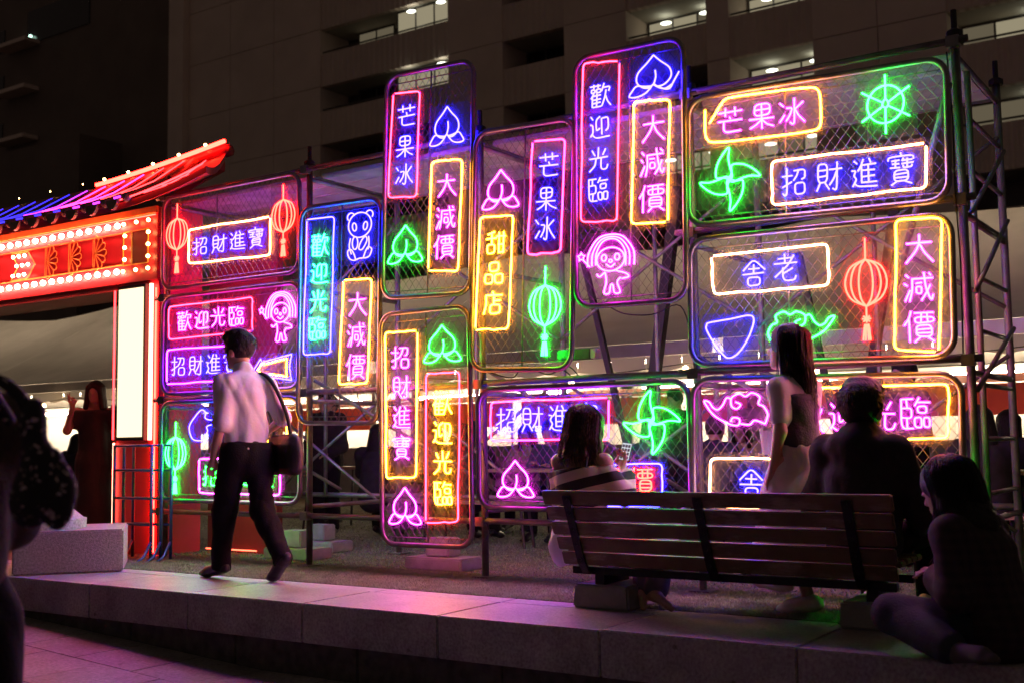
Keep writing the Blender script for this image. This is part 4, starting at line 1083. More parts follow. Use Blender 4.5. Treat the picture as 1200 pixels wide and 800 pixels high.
def headM(J):
    cy_, sy = math.cos(J['hyaw']), math.sin(J['hyaw']); cp, sp = math.cos(J['hpit']), math.sin(J['hpit'])
    Rz = np.array([[cy_,-sy,0],[sy,cy_,0],[0,0,1]]); Rx = np.array([[1,0,0],[0,cp,-sp],[0,sp,cp]]); return Rz@Rx
def hand(w, d, side, s, curl=0.5, fingers=None):
    d = d/np.linalg.norm(d); up = np.array([0,0,1.0]) if abs(d[2]) < 0.8 else np.array([0,1.0,0])
    sd = np.cross(d, up); sd /= np.linalg.norm(sd); pn = np.cross(sd, d)      # sd across the palm
    pr = [('c', w, w+d*0.035*s, .023*s, .026*s, None, .01), ('c', w+d*.035*s-sd*.018*s, w+d*.078*s-sd*.026*s, .016*s, .012*s, None, .008), ('c', w+d*.035*s+sd*.018*s, w+d*.075*s+sd*.026*s, .016*s, .012*s, None, .008)]
    for i, L_ in enumerate((.062,.070,.066,.052)):
        b_ = w+d*.078*s+sd*(-.028+.0187*i)*s; cu = curl if fingers is None else fingers[i]
        m_ = b_+(d*math.cos(cu*.8)-pn*math.sin(cu*.8))*L_*.55*s; e = m_+(d*math.cos(cu*2)-pn*math.sin(cu*2))*L_*.5*s
        pr += [('c', b_, m_, .0088*s, .0082*s, None, .004), ('c', m_, e, .0082*s, .0068*s, None, .004)]
    tb = w+d*.025*s+sd*side*.026*s; tm = tb+(d*.6+sd*side*.6-pn*.3)*.035*s; te = tm+(d*.9-pn*.25*side*0)*.03*s
    return pr+[('c', tb, tm, .012*s, .0095*s, None, .006), ('c', tm, te, .0095*s, .0075*s, None, .004)]
def body_prims(J):
    H = J['H']; s0 = H/1.72; s = s0*J.get('hs',1.15); M = headM(J); hd = J['head']; f = lambda x,y,z: hd+M@(np.array([x,y,z])*s)
    pr = [('e', f(0,-.012,.022), np.array([.076,.094,.092])*s, M), ('e', f(0,.022,-.045), np.array([.056,.062,.070])*s, M), ('c', f(0,.072,.012), f(0,.094,-.020), .010*s, .014*s, None, .012),
      ('e', f(0,.068,-.088), np.array([.024,.020,.018])*s, M), ('e', f(0,.080,-.052), np.array([.024,.012,.010])*s, M, .008), ('e', f(-.076,-.01,-.01), np.array([.012,.022,.034])*s, M, .01), ('e', f(.076,-.01,-.01), np.array([.012,.022,.034])*s, M, .01),
      ('-e', f(-.030,.094,.012), np.array([.017,.014,.011])*s, M, .012), ('-e', f(.030,.094,.012), np.array([.017,.014,.011])*s, M, .012),
      ('e', f(-.030,.078,.012), np.array([.012,.010,.009])*s, M, .003), ('e', f(.030,.078,.012), np.array([.012,.010,.009])*s, M, .003),
      ('c', f(0,-.02,-.06), J['neck'], .053*s0, .058*s0)]
    s = s0
    pr += [('c', J['neck']-v3(0,0,.02), J['chest'], .075*s, .140*s, (1,.68,1)), ('c', J['chest'], (J['chest']+J['pel'])/2, .140*s, .122*s, (1,.68,1)), ('c', (J['chest']+J['pel'])/2, J['pel'], .122*s, .150*s, (1,.7,1)), ('c', J['sL'], J['sR'], .052*s, .052*s)]
    for q, sd in (('L',-1),('R',1)):
        pr += [('c', J['s'+q], J['e'+q], .047*s, .037*s), ('c', J['e'+q], J['w'+q], .038*s, .025*s), ('c', J['h'+q], J['k'+q], .080*s, .052*s), ('c', J['k'+q], J['a'+q], .052*s, .034*s), ('c', J['a'+q], J['t'+q], .034*s, .022*s), ('c', J['a'+q], J['a'+q]+(J['a'+q]-J['t'+q])*.28-v3(0,0,.02*s), .032*s, .026*s)]
        d = J.get('d'+q); d = (J['w'+q]-J['e'+q]) if d is None else d
        pr += hand(J['w'+q], d, -sd if q == 'L' else 1, s, J['grip'], J.get('f'+q))
    return pr
def shoe_prims(J, q, g=.010):
    s = J['H']/1.72; a, t = J['a'+q], J['t'+q]; b_ = a+(a-t)*.30; b_[2] = min(a[2], t[2]+.02+(a[2]-.08*s))if False else b_[2]-.02*s
    tt = t+(t-a)*.30*v3(1,1,.2); sl = v3(0,0,.018*s)
    return [('c', a-v3(0,0,.01), t+v3(0,0,.010*s), .036*s+g, .028*s+g), ('c', a, b_, .034*s+g, .030*s+g), ('c', t, tt, .030*s+g, .022*s+g, (1,1,.75)),
            ('c', b_-sl, t-sl*.4, .030*s+g, .034*s+g, (1,1,.35), .006), ('c', t-sl*.4, tt-sl*.3, .034*s+g, .026*s+g, (1,1,.35), .006)]
def figure(name, label, loc, rz, J, parts, skin, group=None, vox=.011):
    """parts: list of (part name, prims, material, blend, wrinkle)"""
    t = thing(name, label, 'person', loc, rz, group)
    link('body', sdf_mesh('body', body_prims(J), vox), skin, t)
    for nm, pr, m, kk, wr in parts: link(nm, sdf_mesh(nm, pr, vox, kk, wr), m, t)
    return t
def top_prims(J, g=.014, sleeve=1.0, hem=0.0, w=1.0, fl=.72):
    s = J['H']/1.72; P = J['pel']+v3(0,0,hem); md = (J['chest']+P)/2
    pr = [('c', J['neck']-v3(0,0,.035*s), J['chest'], .078*s+g, .140*s*w+g, (1,fl,1)), ('c', J['chest'], md, .140*s*w+g, .130*s*w+g, (1,fl,1)), ('c', md, P, .130*s*w+g, .150*s*w+g, (1,fl+.03,1)), ('c', J['sL'], J['sR'], .052*s+g, .052*s+g)]
    for q in 'LR':
        if sleeve > 0:
            u = min(1, sleeve); e = J['s'+q]+(J['e'+q]-J['s'+q])*u
            pr.append(('c', J['s'+q], e, .046*s+g, .043*s+g))
            if sleeve > 1: pr.append(('c', J['e'+q], J['e'+q]+(J['w'+q]-J['e'+q])*(sleeve-1), .045*s+g, .036*s+g))
    return pr
def trouser_prims(J, g=.014, leg=0.93, wide=1.0, cut=False):
    s = J['H']/1.72; pr = [('c', J['pel']+v3(0,0,.07*s), J['pel']-v3(0,0,.03*s), .135*s+g, .140*s+g, (1,.74,1))]
    for q in 'LR':
        a = J['k'+q]+(J['a'+q]-J['k'+q])*leg
        pr += [('c', J['h'+q], J['k'+q], .086*s+g, .060*s*wide+g), ('c', J['k'+q], a, .060*s*wide+g, .047*s*wide+g)]
    if cut:
        for q in 'LR':
            d = J['a'+q]-J['k'+q]; d = d/np.linalg.norm(d); pr.append(('-h', J['a'+q]-d*.005+v3(0,0,-.02*s), d))
    return pr
def hair_prims(J, kind):
    s = J['H']/1.72*J.get('hs',1.15); M = headM(J); hd = J['head']; hw = J.get('hw',1.0); f = lambda x,y,z: hd+M@(np.array([x*(hw if z < -.1 else 1),y,z])*s); R3 = np.array
    pr = [('e', f(0,-.022,.034), R3([.088,.104,.100])*s, M), ('-e', f(0,.105,-.05), R3([.072,.085,.105])*s, M, .01)]
    if kind == 'short': pr += [('e', f(0,.055,.095), R3([.062,.045,.028])*s, M), ('e', f(-.01,.0,.118), R3([.06,.07,.025])*s, M), ('-e', f(0,-.02,-.165), R3([.13,.16,.10])*s, M, .02)]
    elif kind == 'bob':
        for a in range(-4,5):
            an = math.pi*1.5+a*0.52; x, y = .080*math.cos(an), .090*math.sin(an)-.015
            pr.append(('c', f(x*.8,y*.8,.05), f(x*1.22,y*1.12,-.155+.01*(a%2)), .034*s, .024*s))
    elif kind == 'long':
        for a in range(-4,5):
            an = math.pi*1.5+a*0.40; x, y = .078*math.cos(an), .088*math.sin(an)-.015
            pr += [('c', f(x*.8,y*.8,.05), f(x*1.15,y*1.05-.005,-.16), .035*s, .030*s), ('c', f(x*1.15,y*1.05-.005,-.16), hd+M@(np.array([x*1.2*hw,y*.9-.05,-.2])*s)-v3(0,0,.20*s+.015*(a%3)), .030*s, .014*s)]
    return pr

def strand_mesh(J, kind, n, seed):
    rg = random.Random(seed); s = J['H']/1.72*J.get('hs',1.15); M = headM(J); hd = J['head']; g = MB()
    f = lambda x,y,z: Vector(hd+M@(np.array([x,y,z])*s))
    for _ in range(n):
        az = rg.uniform(-1,1)*math.pi*(0.60 if kind != 'short' else 0.75); el = rg.uniform(0.05,1.5) if kind != 'short' else rg.uniform(-0.25,1.5)
        cx_, cy_, cz_ = math.sin(az)*math.cos(el), -math.cos(az)*math.cos(el), math.sin(el)
        p0 = f(.088*cx_, -.022+.104*cy_, .034+.100*cz_)
        if kind == 'short':
            d = f(.088*cx_*1.06+rg.uniform(-.02,.02), -.022+.104*cy_*1.06+rg.uniform(-.02,.02), .034+.100*cz_*1.08-.022)
            g.tube([p0, d], [.0026,.0008], 3, cap=False)
        else:
            L_ = (rg.uniform(.13,.20) if kind == 'bob' else rg.uniform(.22,.42))*s/1.15
            x1, y1 = .102*math.sin(az), -.022-.116*math.cos(az)*(1 if abs(az) < 1.9 else .8)
            p1 = f(x1*(.6+.4*math.cos(el))*1.0, y1*(.6+.4*math.cos(el)), .06+.03*math.sin(el)); p2 = f(x1*1.08, y1*1.02, -.06)
            hw = 1-J.get('hw',1.0); sh_ = Vector(M@np.array([-x1*hw*s, 0, 0]))
            p3 = p2 + sh_ + Vector((rg.uniform(-.02,.02), rg.uniform(-.02,.02), -L_*.6)); p4 = p2 + sh_*1.2 + Vector((rg.uniform(-.035,.035), rg.uniform(-.035,.035), -L_))
            q = spline3([p0,p1,p2,p3,p4],3); N = len(q); g.tube(q, [.0030*(1-.7*i/(N-1)) for i in range(N)], 3, cap=False)
    return g
def add_strands(t, J, kind, n, m, seed=1): tag(strand_mesh(J, kind, n, seed).build('hair_strands', m, t, smooth=True), kind='stuff')
M_SKIN = pmat('skin', (0.42,0.24,0.17), 0.5, 0, 0.08, 6)
M_HAIR = pmat('dark_hair', (0.010,0.008,0.007), 0.5, 0, 0.5, 60, spec=0.25)
M_HAIRB = pmat('dark_brown_hair', (0.030,0.013,0.008), 0.45, 0, 0.5, 60, spec=0.3)
def strands(m):
    n = m.node_tree.nodes; l = m.node_tree.links; tc = n.new('ShaderNodeTexCoord'); mp = n.new('ShaderNodeMapping'); mp.inputs['Scale'].default_value = (160,160,9)
    nz = n.new('ShaderNodeTexNoise'); nz.inputs['Scale'].default_value = 1; nz.inputs['Detail'].default_value = 4; bp = n.new('ShaderNodeBump'); bp.inputs['Strength'].default_value = 0.9; bp.inputs['Distance'].default_value = 0.01
    l.new(tc.outputs['Object'], mp.inputs[0]); l.new(mp.outputs[0], nz.inputs['Vector']); l.new(nz.outputs['Fac'], bp.inputs['Height']); l.new(bp.outputs[0], n['Principled BSDF'].inputs['Normal'])
strands(M_HAIR); strands(M_HAIRB)
M_WSHIRT = pmat('white_cotton', (0.72,0.70,0.72), 0.8, 0, 0.05, 4, 0.15, 30); translucent(M_WSHIRT, 0.30)
M_CUP = pmat('translucent_cup', (0.80,0.78,0.78), 0.5); translucent(M_CUP, 0.6)
M_BTROU = pmat('black_trousers', (0.007,0.0065,0.008), 0.85, 0, 0.2, 5, 0.25, 90, spec=0.15)
M_BLEATH = pmat('black_leather', (0.012,0.010,0.013), 0.45, 0, 0.3, 15, 0.15, 60, spec=0.35)
M_DENIM = pmat('dark_denim', (0.011,0.015,0.026), 0.8, 0, 0.3, 12, 0.2, 120)
M_DENIM2 = pmat('grey_denim', (0.10,0.095,0.13), 0.8, 0, 0.25, 12, 0.2, 120)
M_JACK = pmat('black_jacket', (0.010,0.009,0.012), 0.85, 0, 0.4, 18, 0.25, 25)
M_SNEAK = pmat('white_sneaker', (0.60,0.52,0.48), 0.6, 0, 0.08, 10)
M_SNEAK2 = pmat('canvas_sneaker', (0.06,0.055,0.05), 0.8, 0, 0.1, 10)
M_DRESS = pmat('black_dress', (0.012,0.006,0.007), 0.6, 0, 0.3, 8, 0.2, 30)
M_VEST = pmat('dark_vest', (0.045,0.035,0.06), 0.8, 0, 0.2, 30, 0.3, 90)
M_BROWN = pmat('brown_sweater', (0.055,0.035,0.028), 0.85, 0, 0.2, 40, 0.4, 120)
def stripes_mat():
    m, n, l, p = new_mat('striped_knit'); p.inputs['Roughness'].default_value = 0.85
    tc = n.new('ShaderNodeTexCoord'); mp = n.new('ShaderNodeMapping'); mp.inputs['Rotation'].default_value = (0, rad(14), 0); sx = n.new('ShaderNodeSeparateXYZ')
    l.new(tc.outputs['Object'], mp.inputs[0]); l.new(mp.outputs[0], sx.inputs[0])
    mm = n.new('ShaderNodeMath'); mm.operation = 'MULTIPLY'; mm.inputs[1].default_value = 8.6; l.new(sx.outputs['Z'], mm.inputs[0])
    fr = n.new('ShaderNodeMath'); fr.operation = 'FRACT'; l.new(mm.outputs[0], fr.inputs[0]); gt_ = n.new('ShaderNodeMath'); gt_.operation = 'GREATER_THAN'; gt_.inputs[1].default_value = 0.5; l.new(fr.outputs[0], gt_.inputs[0])
    mx = n.new('ShaderNodeMix'); mx.data_type = 'RGBA'; mx.inputs[6].default_value = (0.50,0.44,0.38,1); mx.inputs[7].default_value = (0.012,0.010,0.012,1); l.new(gt_.outputs[0], mx.inputs['Factor']); l.new(mx.outputs[2], p.inputs['Base Color']); return m
M_STRIPE = stripes_mat()
def plaid_mat():
    m, n, l, p = new_mat('dark_plaid'); p.inputs['Roughness'].default_value = 0.85
    tc = n.new('ShaderNodeTexCoord'); acc = None
    for d in ('X','Z'):
        w = n.new('ShaderNodeTexWave'); w.bands_direction = d; w.inputs['Scale'].default_value = 7.0; w.inputs['Distortion'].default_value = 0.4; l.new(tc.outputs['Object'], w.inputs['Vector'])
        if acc is None: acc = w.outputs['Fac']
        else:
            a = n.new('ShaderNodeMath'); a.operation = 'ADD'; l.new(acc, a.inputs[0]); l.new(w.outputs['Fac'], a.inputs[1]); acc = a.outputs[0]
    cr = n.new('ShaderNodeValToRGB'); cr.color_ramp.elements[0].color = (0.010,0.006,0.008,1); cr.color_ramp.elements[1].color = (0.032,0.017,0.017,1); cr.color_ramp.elements[1].position = 1.0
    dv = n.new('ShaderNodeMath'); dv.operation = 'MULTIPLY'; dv.inputs[1].default_value = 0.5; l.new(acc, dv.inputs[0]); l.new(dv.outputs[0], cr.inputs[0]); l.new(cr.outputs[0], p.inputs['Base Color']); return m
M_PLAID = plaid_mat()
def floral_mat():
    m, n, l, p = new_mat('floral_canvas'); p.inputs['Roughness'].default_value = 0.8
    tc = n.new('ShaderNodeTexCoord'); vo = n.new('ShaderNodeTexVoronoi'); vo.inputs['Scale'].default_value = 48; nz = n.new('ShaderNodeTexNoise'); nz.inputs['Scale'].default_value = 30
    mxv = n.new('ShaderNodeMix'); mxv.data_type = 'RGBA'; mxv.inputs['Factor'].default_value = 0.06; l.new(tc.outputs['Object'], mxv.inputs[6]); l.new(nz.outputs['Color'], mxv.inputs[7]); l.new(tc.outputs['Object'], nz.inputs['Vector']); l.new(mxv.outputs[2], vo.inputs['Vector'])
    cr = n.new('ShaderNodeValToRGB'); cr.color_ramp.interpolation = 'CONSTANT'; cr.color_ramp.elements[0].color = (0.62,0.50,0.52,1); cr.color_ramp.elements[1].color = (0.012,0.010,0.014,1); cr.color_ramp.elements[1].position = 0.24
    l.new(vo.outputs['Distance'], cr.inputs[0]); l.new(cr.outputs[0], p.inputs['Base Color']); return m
M_FLOR = floral_mat()

# walking man in a white shirt, seen from behind
H = 1.76; s = H/1.72
J = pose(H, pel=(0,-.01,.925), chest=(0,.015,1.28), neck=(0,.05,1.47), head=(0,.125,1.645), hyaw=0.35, hpit=-.12, sL=(-.160,.03,1.405), sR=(.160,.01,1.405),
    eL=(-.215,-.03,1.12), wL=(-.235,.05,.86), eR=(.25,-.09,1.15), wR=(.22,.10,1.05), hL=(-.09,0,.91), hR=(.09,-.02,.91),
    kL=(-.085,.16,.50), aL=(-.085,.215,.085), tL=(-.10,.38,.03), kR=(.085,-.07,.50), aR=(.07,-.395,.165), tR=(.075,-.26,.035))
sh = top_prims(J, .013, 1.0, -.06, .97, .74)+[('-h', (0,0,.935),(0,0,-1))]+[('c', J['neck']-v3(0,.0,.03), J['neck']+v3(0,.01,.035), .066, .062, None, .01)]
parts = [('shirt', sh, M_WSHIRT, .04, (.0075, 34, 3)), ('trousers', trouser_prims(J, .014, 1.02, 1.06, True)+[('c',(0,-.01,.97),(0,-.01,.90),.158,.162,(1,.80,1)),('-h',(0,0,.975),(0,0,1))], M_BTROU, .03, (.007, 26, 5)), ('belt', [('c',(0,-.01,.985),(0,-.01,.962),.152,.154,(1,.76,1)),('-h',(0,0,.990),(0,0,1)),('-h',(0,0,.958),(0,0,-1))], M_BLEATH, .01, None), ('collar', [('c', J['neck']-v3(0,.0,.045), J['neck']+v3(0,.012,.030), .078, .066, (1,.95,1), .01),('-h',J['neck']+v3(0,0,.028),(0,.45,1))], M_WSHIRT, .01, None),
    ('shoe', shoe_prims(J,'L'), M_BLEATH, .02, None), ('shoe', shoe_prims(J,'R'), M_BLEATH, .02, None), ('hair', hair_prims(J,'short'), M_HAIR, .025, (.003, 90, 2))]
man = figure('person', 'walking person in a white shirt and black trousers seen from behind', (-6.27,5.84,0), rad(76), J, parts, M_SKIN)
for q in 'LR':
    d_ = (J['e'+q]-J['s'+q]); d_ /= np.linalg.norm(d_)
    link('cuff', sdf_mesh('cuff', [('c', J['e'+q]-d_*.022, J['e'+q]+d_*.020, .061, .059, None, .01), ('-h', J['e'+q]+d_*.028, d_)], .008, .01, (.003,60,3)), M_WSHIRT, man)
add_strands(man, J, 'short', 500, M_HAIR, 2)
bg_ = thing('shoulder_bag', 'black shoulder bag hanging at the hip of the person in the white shirt', 'bag', (-6.27,5.84,0), rad(76))
link('pouch', sdf_mesh('pouch', [('c',(.24,-.0,.99),(.24,-.25,.99),.040,.040,(.8,1,1)),('c',(.24,.02,.80),(.24,-.27,.80),.055,.055,(.9,1,1)),('c',(.24,.0,.90),(.24,-.25,.90),.085,.085,(.7,1,1)),('c',(.24,.03,.955),(.24,-.28,.955),.03,.03,(1.6,1,1),.012)], .011, .05, (.004,20,4)), M_BLEATH, bg_)
g = MB(); g.tube(spline3([Vector(q) for q in ((.24,-.24,.93),(.23,-.17,1.18),(.155,-.085,1.42),(.11,.02,1.478),(.14,.10,1.40),(.24,.08,1.18),(.25,.0,.95))],5), 0.016, 6, up=(1,0,0)); g.build('strap', M_BLEATH, bg_, smooth=True)

# walking woman with long hair, white top, dark vest and a long white skirt
H = 1.56
J = pose(H, pel=(0,0,.83), chest=(0,.015,1.12), neck=(0,.02,1.30), head=(0,.06,1.452), hw=.5, hyaw=.35, sL=(-.135,.01,1.225), sR=(.135,.01,1.225), eL=(-.175,-.03,.99), wL=(-.17,.04,.77), eR=(.17,.03,1.0), wR=(.14,.17,.90),
    hL=(-.08,0,.81), hR=(.08,0,.81), kL=(-.08,-.01,.44), aL=(-.07,-.10,.075), tL=(-.07,.045,.025), kR=(.075,.17,.44), aR=(.07,.22,.14), tR=(.07,.36,.13))
tee = top_prims(J, .009, .68, -.0, .95, .74)+[('-h',(0,0,.86),(0,0,-1))]
vest = top_prims(J, .020, 0, -.02, .95, .76)+[('-h',(0,0,.90),(0,0,-1)),('-h',(0,0,1.19),(0,0,1))]
skirt = [('c',(0,0,.86),(0,.02,.62),.135,.19,(1,.85,1)),('c',(0,.02,.62),(0,.05,.20),.19,.27,(.8,1,1)),('-h',(0,0,.19),(0,0,-1)),('-h',(0,0,.93),(0,0,1))]
parts = [('tee', tee, M_WSHIRT, .035, (.004,26,8)), ('vest', vest, M_VEST, .03, (.003,26,9)), ('skirt', skirt, M_WSHIRT, .05, (.010,38,11)), ('shoe', shoe_prims(J,'L',.014), M_SNEAK, .02, None), ('shoe', shoe_prims(J,'R',.014), M_SNEAK, .02, None), ('hair', hair_prims(J,'long'), M_HAIR, .02, (.003,80,2))]
w0 = figure('person', 'walking person with long hair in a dark vest and white skirt', (-2.28,6.19,0), rad(70), J, parts, M_SKIN)
add_strands(w0, J, 'long', 260, M_HAIR, 3)
cup = thing('drink_cup', 'white drink cup in the hand of the walking person in the white skirt', 'cup', (-2.495,6.31,.86))
g = MB(); g.tube([(0,0,0),(0,0,.135)], [.038,.050], 14, up=(1,0,0)); g.build('cup_body', M_CUP, cup, smooth=False)
g = MB(); g.tube([(0,0,.136),(0,0,.150)], [.053,.050], 14, up=(1,0,0)); g.build('lid', M_CLOTH, cup)

# woman on the bench in a striped off-shoulder top
H = 1.56
J = pose(H, pel=(0,0,.44), chest=(0,-.02,.70), neck=(.005,-.01,.875), head=(.015,.03,1.025), hs=1.22, hyaw=-0.3, hpit=-0.2, sL=(-.155,-.01,.83), sR=(.155,-.01,.83), eL=(-.20,.10,.58), wL=(-.02,.27,.62), eR=(.24,.10,.62), wR=(.13,.26,.78), dR=(-.05,.1,.6),
    hL=(-.08,.03,.42), hR=(.08,.03,.42), kL=(.22,.40,.42), kR=(.38,.34,.44), aL=(.40,-.03,.08), aR=(.50,-.07,.085), tL=(.46,-.14,.022), tR=(.63,-.13,.025))
top = [('c',(0,-.02,.735),(0,-.01,.64),.168,.150,(1,.72,1)),('c',(0,-.01,.64),(0,0,.45),.148,.165,(1,.75,1)),('c',(-.16,-.01,.775),(-.20,.08,.60),.062,.060),('c',(-.2,.08,.6),(-.08,.22,.62),.060,.045),('c',(.17,-.01,.755),(.235,.09,.63),.062,.060),('c',(.235,.09,.63),(.19,.22,.74),.060,.045),('-h',(0,0,.792),(-.12,0,1))]
parts = [('striped_top', top, M_STRIPE, .03, (.004,24,8)), ('jeans', trouser_prims(J,.012,.92,1.25), M_DENIM2, .03, (.004,26,4)), ('hair', hair_prims(J,'bob'), M_HAIRB, .018, (.003,80,5))]
w1 = figure('person', 'seated person with bobbed hair in a striped off-shoulder top on the bench', (-3.535,5.97,0), 0.0, J, parts, M_SKIN)
g = MB(); g.tube(spline3([Vector(q) for q in ((.10,-.125,.80),(.095,-.095,.86),(.09,.0,.885),(.10,.08,.85),(.105,.11,.78))],5), .007, 5, up=(1,0,0)); g.build('shoulder_strap', M_DRESS, w1)
add_strands(w1, J, 'bob', 320, M_HAIRB, 4)
ph = thing('smartphone', 'smartphone with a lit keypad screen held by the person in the striped top', 'phone', (-3.395,6.255,.885), 0)
ph.rotation_euler = (rad(-22), rad(8), rad(12))
M_SCR = emat('lit_phone_screen', (0.85,0.92,1.0), 0.75)
g = MB(); g.box(-.032,.032,0,.009,-.058,.058); g.build('case', M_BLACK, ph, bevel=.003)
g = MB(); g.box(-.029,.029,-.002,-.0005,-.054,.054); g.build('screen', M_SCR, ph)
for r_ in range(4):
    for c_ in range(3):
        g = MB(); g.box(-.026+.018*c_,-.026+.018*c_+.014,-.0035,-.0025,-.049+.025*r_,-.049+.025*r_+.018); g.build('screen_icon', M_BLUEC, ph)
wb = sdf_mesh('white_bag', [('e',(0,0,.10),(.06,.10,.11)),('e',(.02,.06,.04),(.06,.08,.06)),('c',(0,0,.18),(.01,.0,.23),.03,.04)], .009, .03, (.010,42,3))
o = link('plastic_bag', wb, M_WSHIRT); o.location = (-3.66,5.93,.24); tag(o, 'crumpled white bag hanging over the left end of the bench', 'bag')

# man on the bench in a dark jacket
H = 1.72
J = pose(H, pel=(0,0,.46), chest=(0,.0,.74), neck=(0,.01,.945), head=(.005,.045,1.085), hs=1.28, hyaw=-.15, hpit=-.1, sL=(-.175,.0,.875), sR=(.175,.0,.875), eL=(-.275,.06,.60), wL=(-.10,.32,.52), eR=(.30,.05,.58), wR=(.16,.30,.48),
    hL=(-.09,.03,.44), hR=(.09,.03,.44), kL=(-.16,.47,.44), kR=(.16,.47,.44), aL=(-.15,.48,.085), aR=(.15,.50,.085), tL=(-.16,.64,.03), tR=(.16,.66,.03))
jk = top_prims(J, .030, 1.95, -.02, 1.08, .80)+[('c',(0,-.045,.935),(0,.0,.955),.085,.078,(1.1,.9,1)),('e',(0,-.10,.90),(.13,.055,.075))]
parts = [('jacket', jk, M_JACK, .05, (.005,26,12)), ('trousers', trouser_prims(J,.014), M_BTROU, .03, (.004,22,3)), ('shoe', shoe_prims(J,'L'), M_SNEAK, .02, None), ('shoe', shoe_prims(J,'R'), M_SNEAK, .02, None), ('hair', hair_prims(J,'short'), M_HAIR, .02, (.003,90,6))]
w3 = figure('person', 'seated person with cropped hair in a bulky dark jacket at the bench\'s right end', (-1.86,5.96,0), rad(-4), J, parts, M_SKIN)
add_strands(w3, J, 'short', 600, M_HAIR, 5)

# girl sitting cross-legged on the ledge
H = 1.56
J = pose(H, pel=(0,-.02,.13), chest=(0,.06,.39), neck=(0,.13,.565), head=(0,.20,.695), hs=1.3, hpit=-.35, sL=(-.155,.10,.515), sR=(.155,.10,.515), eL=(-.215,.05,.27), wL=(-.08,.22,.33), eR=(.2,.10,.27), wR=(.0,.25,.32),
    hL=(-.085,.02,.11), hR=(.085,.02,.11), kL=(-.20,.36,.155), kR=(.24,.34,.16), aL=(-.30,.02,.055), aR=(.0,.22,.06), tL=(-.33,-.13,.05), tR=(-.13,.25,.04))
parts = [('plaid_shirt', top_prims(J,.030,1.8,-.02,1.1,.8), M_PLAID, .04, (.006,24,2)), ('jeans', trouser_prims(J,.016,.92,1.25), M_DENIM, .03, (.005,24,7)), ('shoe', shoe_prims(J,'L',.010), M_SNEAK2, .02, None), ('shoe', shoe_prims(J,'R',.010), M_SNEAK2, .02, None), ('hair', hair_prims(J,'long'), M_HAIR, .02, (.003,80,9))]
w4 = figure('person', 'person with long dark hair sitting cross-legged on the ledge in a plaid shirt', (-1.115,5.33,0.012), rad(72), J, parts, M_SKIN)
add_strands(w4, J, 'long', 420, M_HAIR, 6)

# person at the left edge with a floral tote bag, standing on the plaza
H = 1.82
J = pose(H, hs=1.0, eL=(-.17,.10,1.20), wL=(-.06,.30,1.24), eR=(.17,.10,1.20), wR=(.06,.30,1.24), sL=(-.165,0,1.45), sR=(.165,0,1.45))
parts = [('sweater', top_prims(J,.022,1.9,-.02,1.0,.8), M_BROWN, .04, (.006,26,4)), ('jeans', trouser_prims(J,.026,.97,1.35), M_BTROU, .03, (.005,24,5)), ('shoe', shoe_prims(J,'L'), M_BLEATH, .02, None), ('shoe', shoe_prims(J,'R'), M_BLEATH, .02, None), ('hair', hair_prims(J,'short'), M_HAIR, .02, None)]
LX, LY = -2.935, 1.66
figure('person', 'standing person cut off by the left edge in a brown sweater', (LX,LY,plaza_z(LX)), rad(55), J, parts, M_SKIN)
tb = thing('tote_bag', 'black tote bag with a pale floral print at the left edge', 'bag', (-2.48,1.665,.80))
link('bag_body', sdf_mesh('bag_body', [('c',(-.015,-.02,.22),(.0,.0,.08),.030,.045,(1,.7,1)),('c',(.0,.0,.10),(.005,.0,.035),.044,.060,(1,.7,1)),('c',(-.02,.0,.03),(.02,.01,.035),.055,.046,(1,.7,1))], .006, .035, (.008,40,4)), M_FLOR, tb)
g = MB(); g.tube(spline3([Vector(q) for q in ((-.012,-.02,.20),(-.03,-.04,.27),(-.075,-.07,.315),(-.13,-.06,.30),(-.17,.02,.22))],5), [.015]*21, 8, up=(0,1,0)); g.build('strap', M_FLOR, tb, smooth=True)

# woman in a long black dress in the gateway, one hand raised with two fingers up
H = 1.62
J = pose(H, hs=1.0, eR=(.25,.10,1.13), wR=(.20,.20,1.36), dR=(0.05,.05,.3), fR=(0.05,0.05,1.5,1.5), hyaw=-.3)
dress = [('c',(0,0,1.28),(0,0,1.02),.155,.135,(1,.75,1)),('c',(0,0,1.02),(0,0,.80),.135,.165,(1,.78,1)),('c',(0,0,.8),(0,.02,.10),.165,.20,(1,.85,1)),('c',v3(-.12,0,1.30),v3(.12,0,1.30),.085,.085,(1,.8,1)),('c',v3(-.13,0,1.31),v3(-.19,0,1.20),.06,.055),('c',v3(.13,0,1.31),v3(.19,.03,1.20),.06,.055),('-h',(0,0,.06),(0,0,-1)),('-h',(0,0,1.325),(0,0,1))]
parts = [('dress', dress, M_DRESS, .04, (.006,26,4)), ('hair', hair_prims(J,'bob'), M_HAIRB, .02, (.003,60,4))]
figure('person', 'person in a long black dress raising two fingers in the gateway', (-9.82,7.15,0), rad(-128), J, parts, M_SKIN)

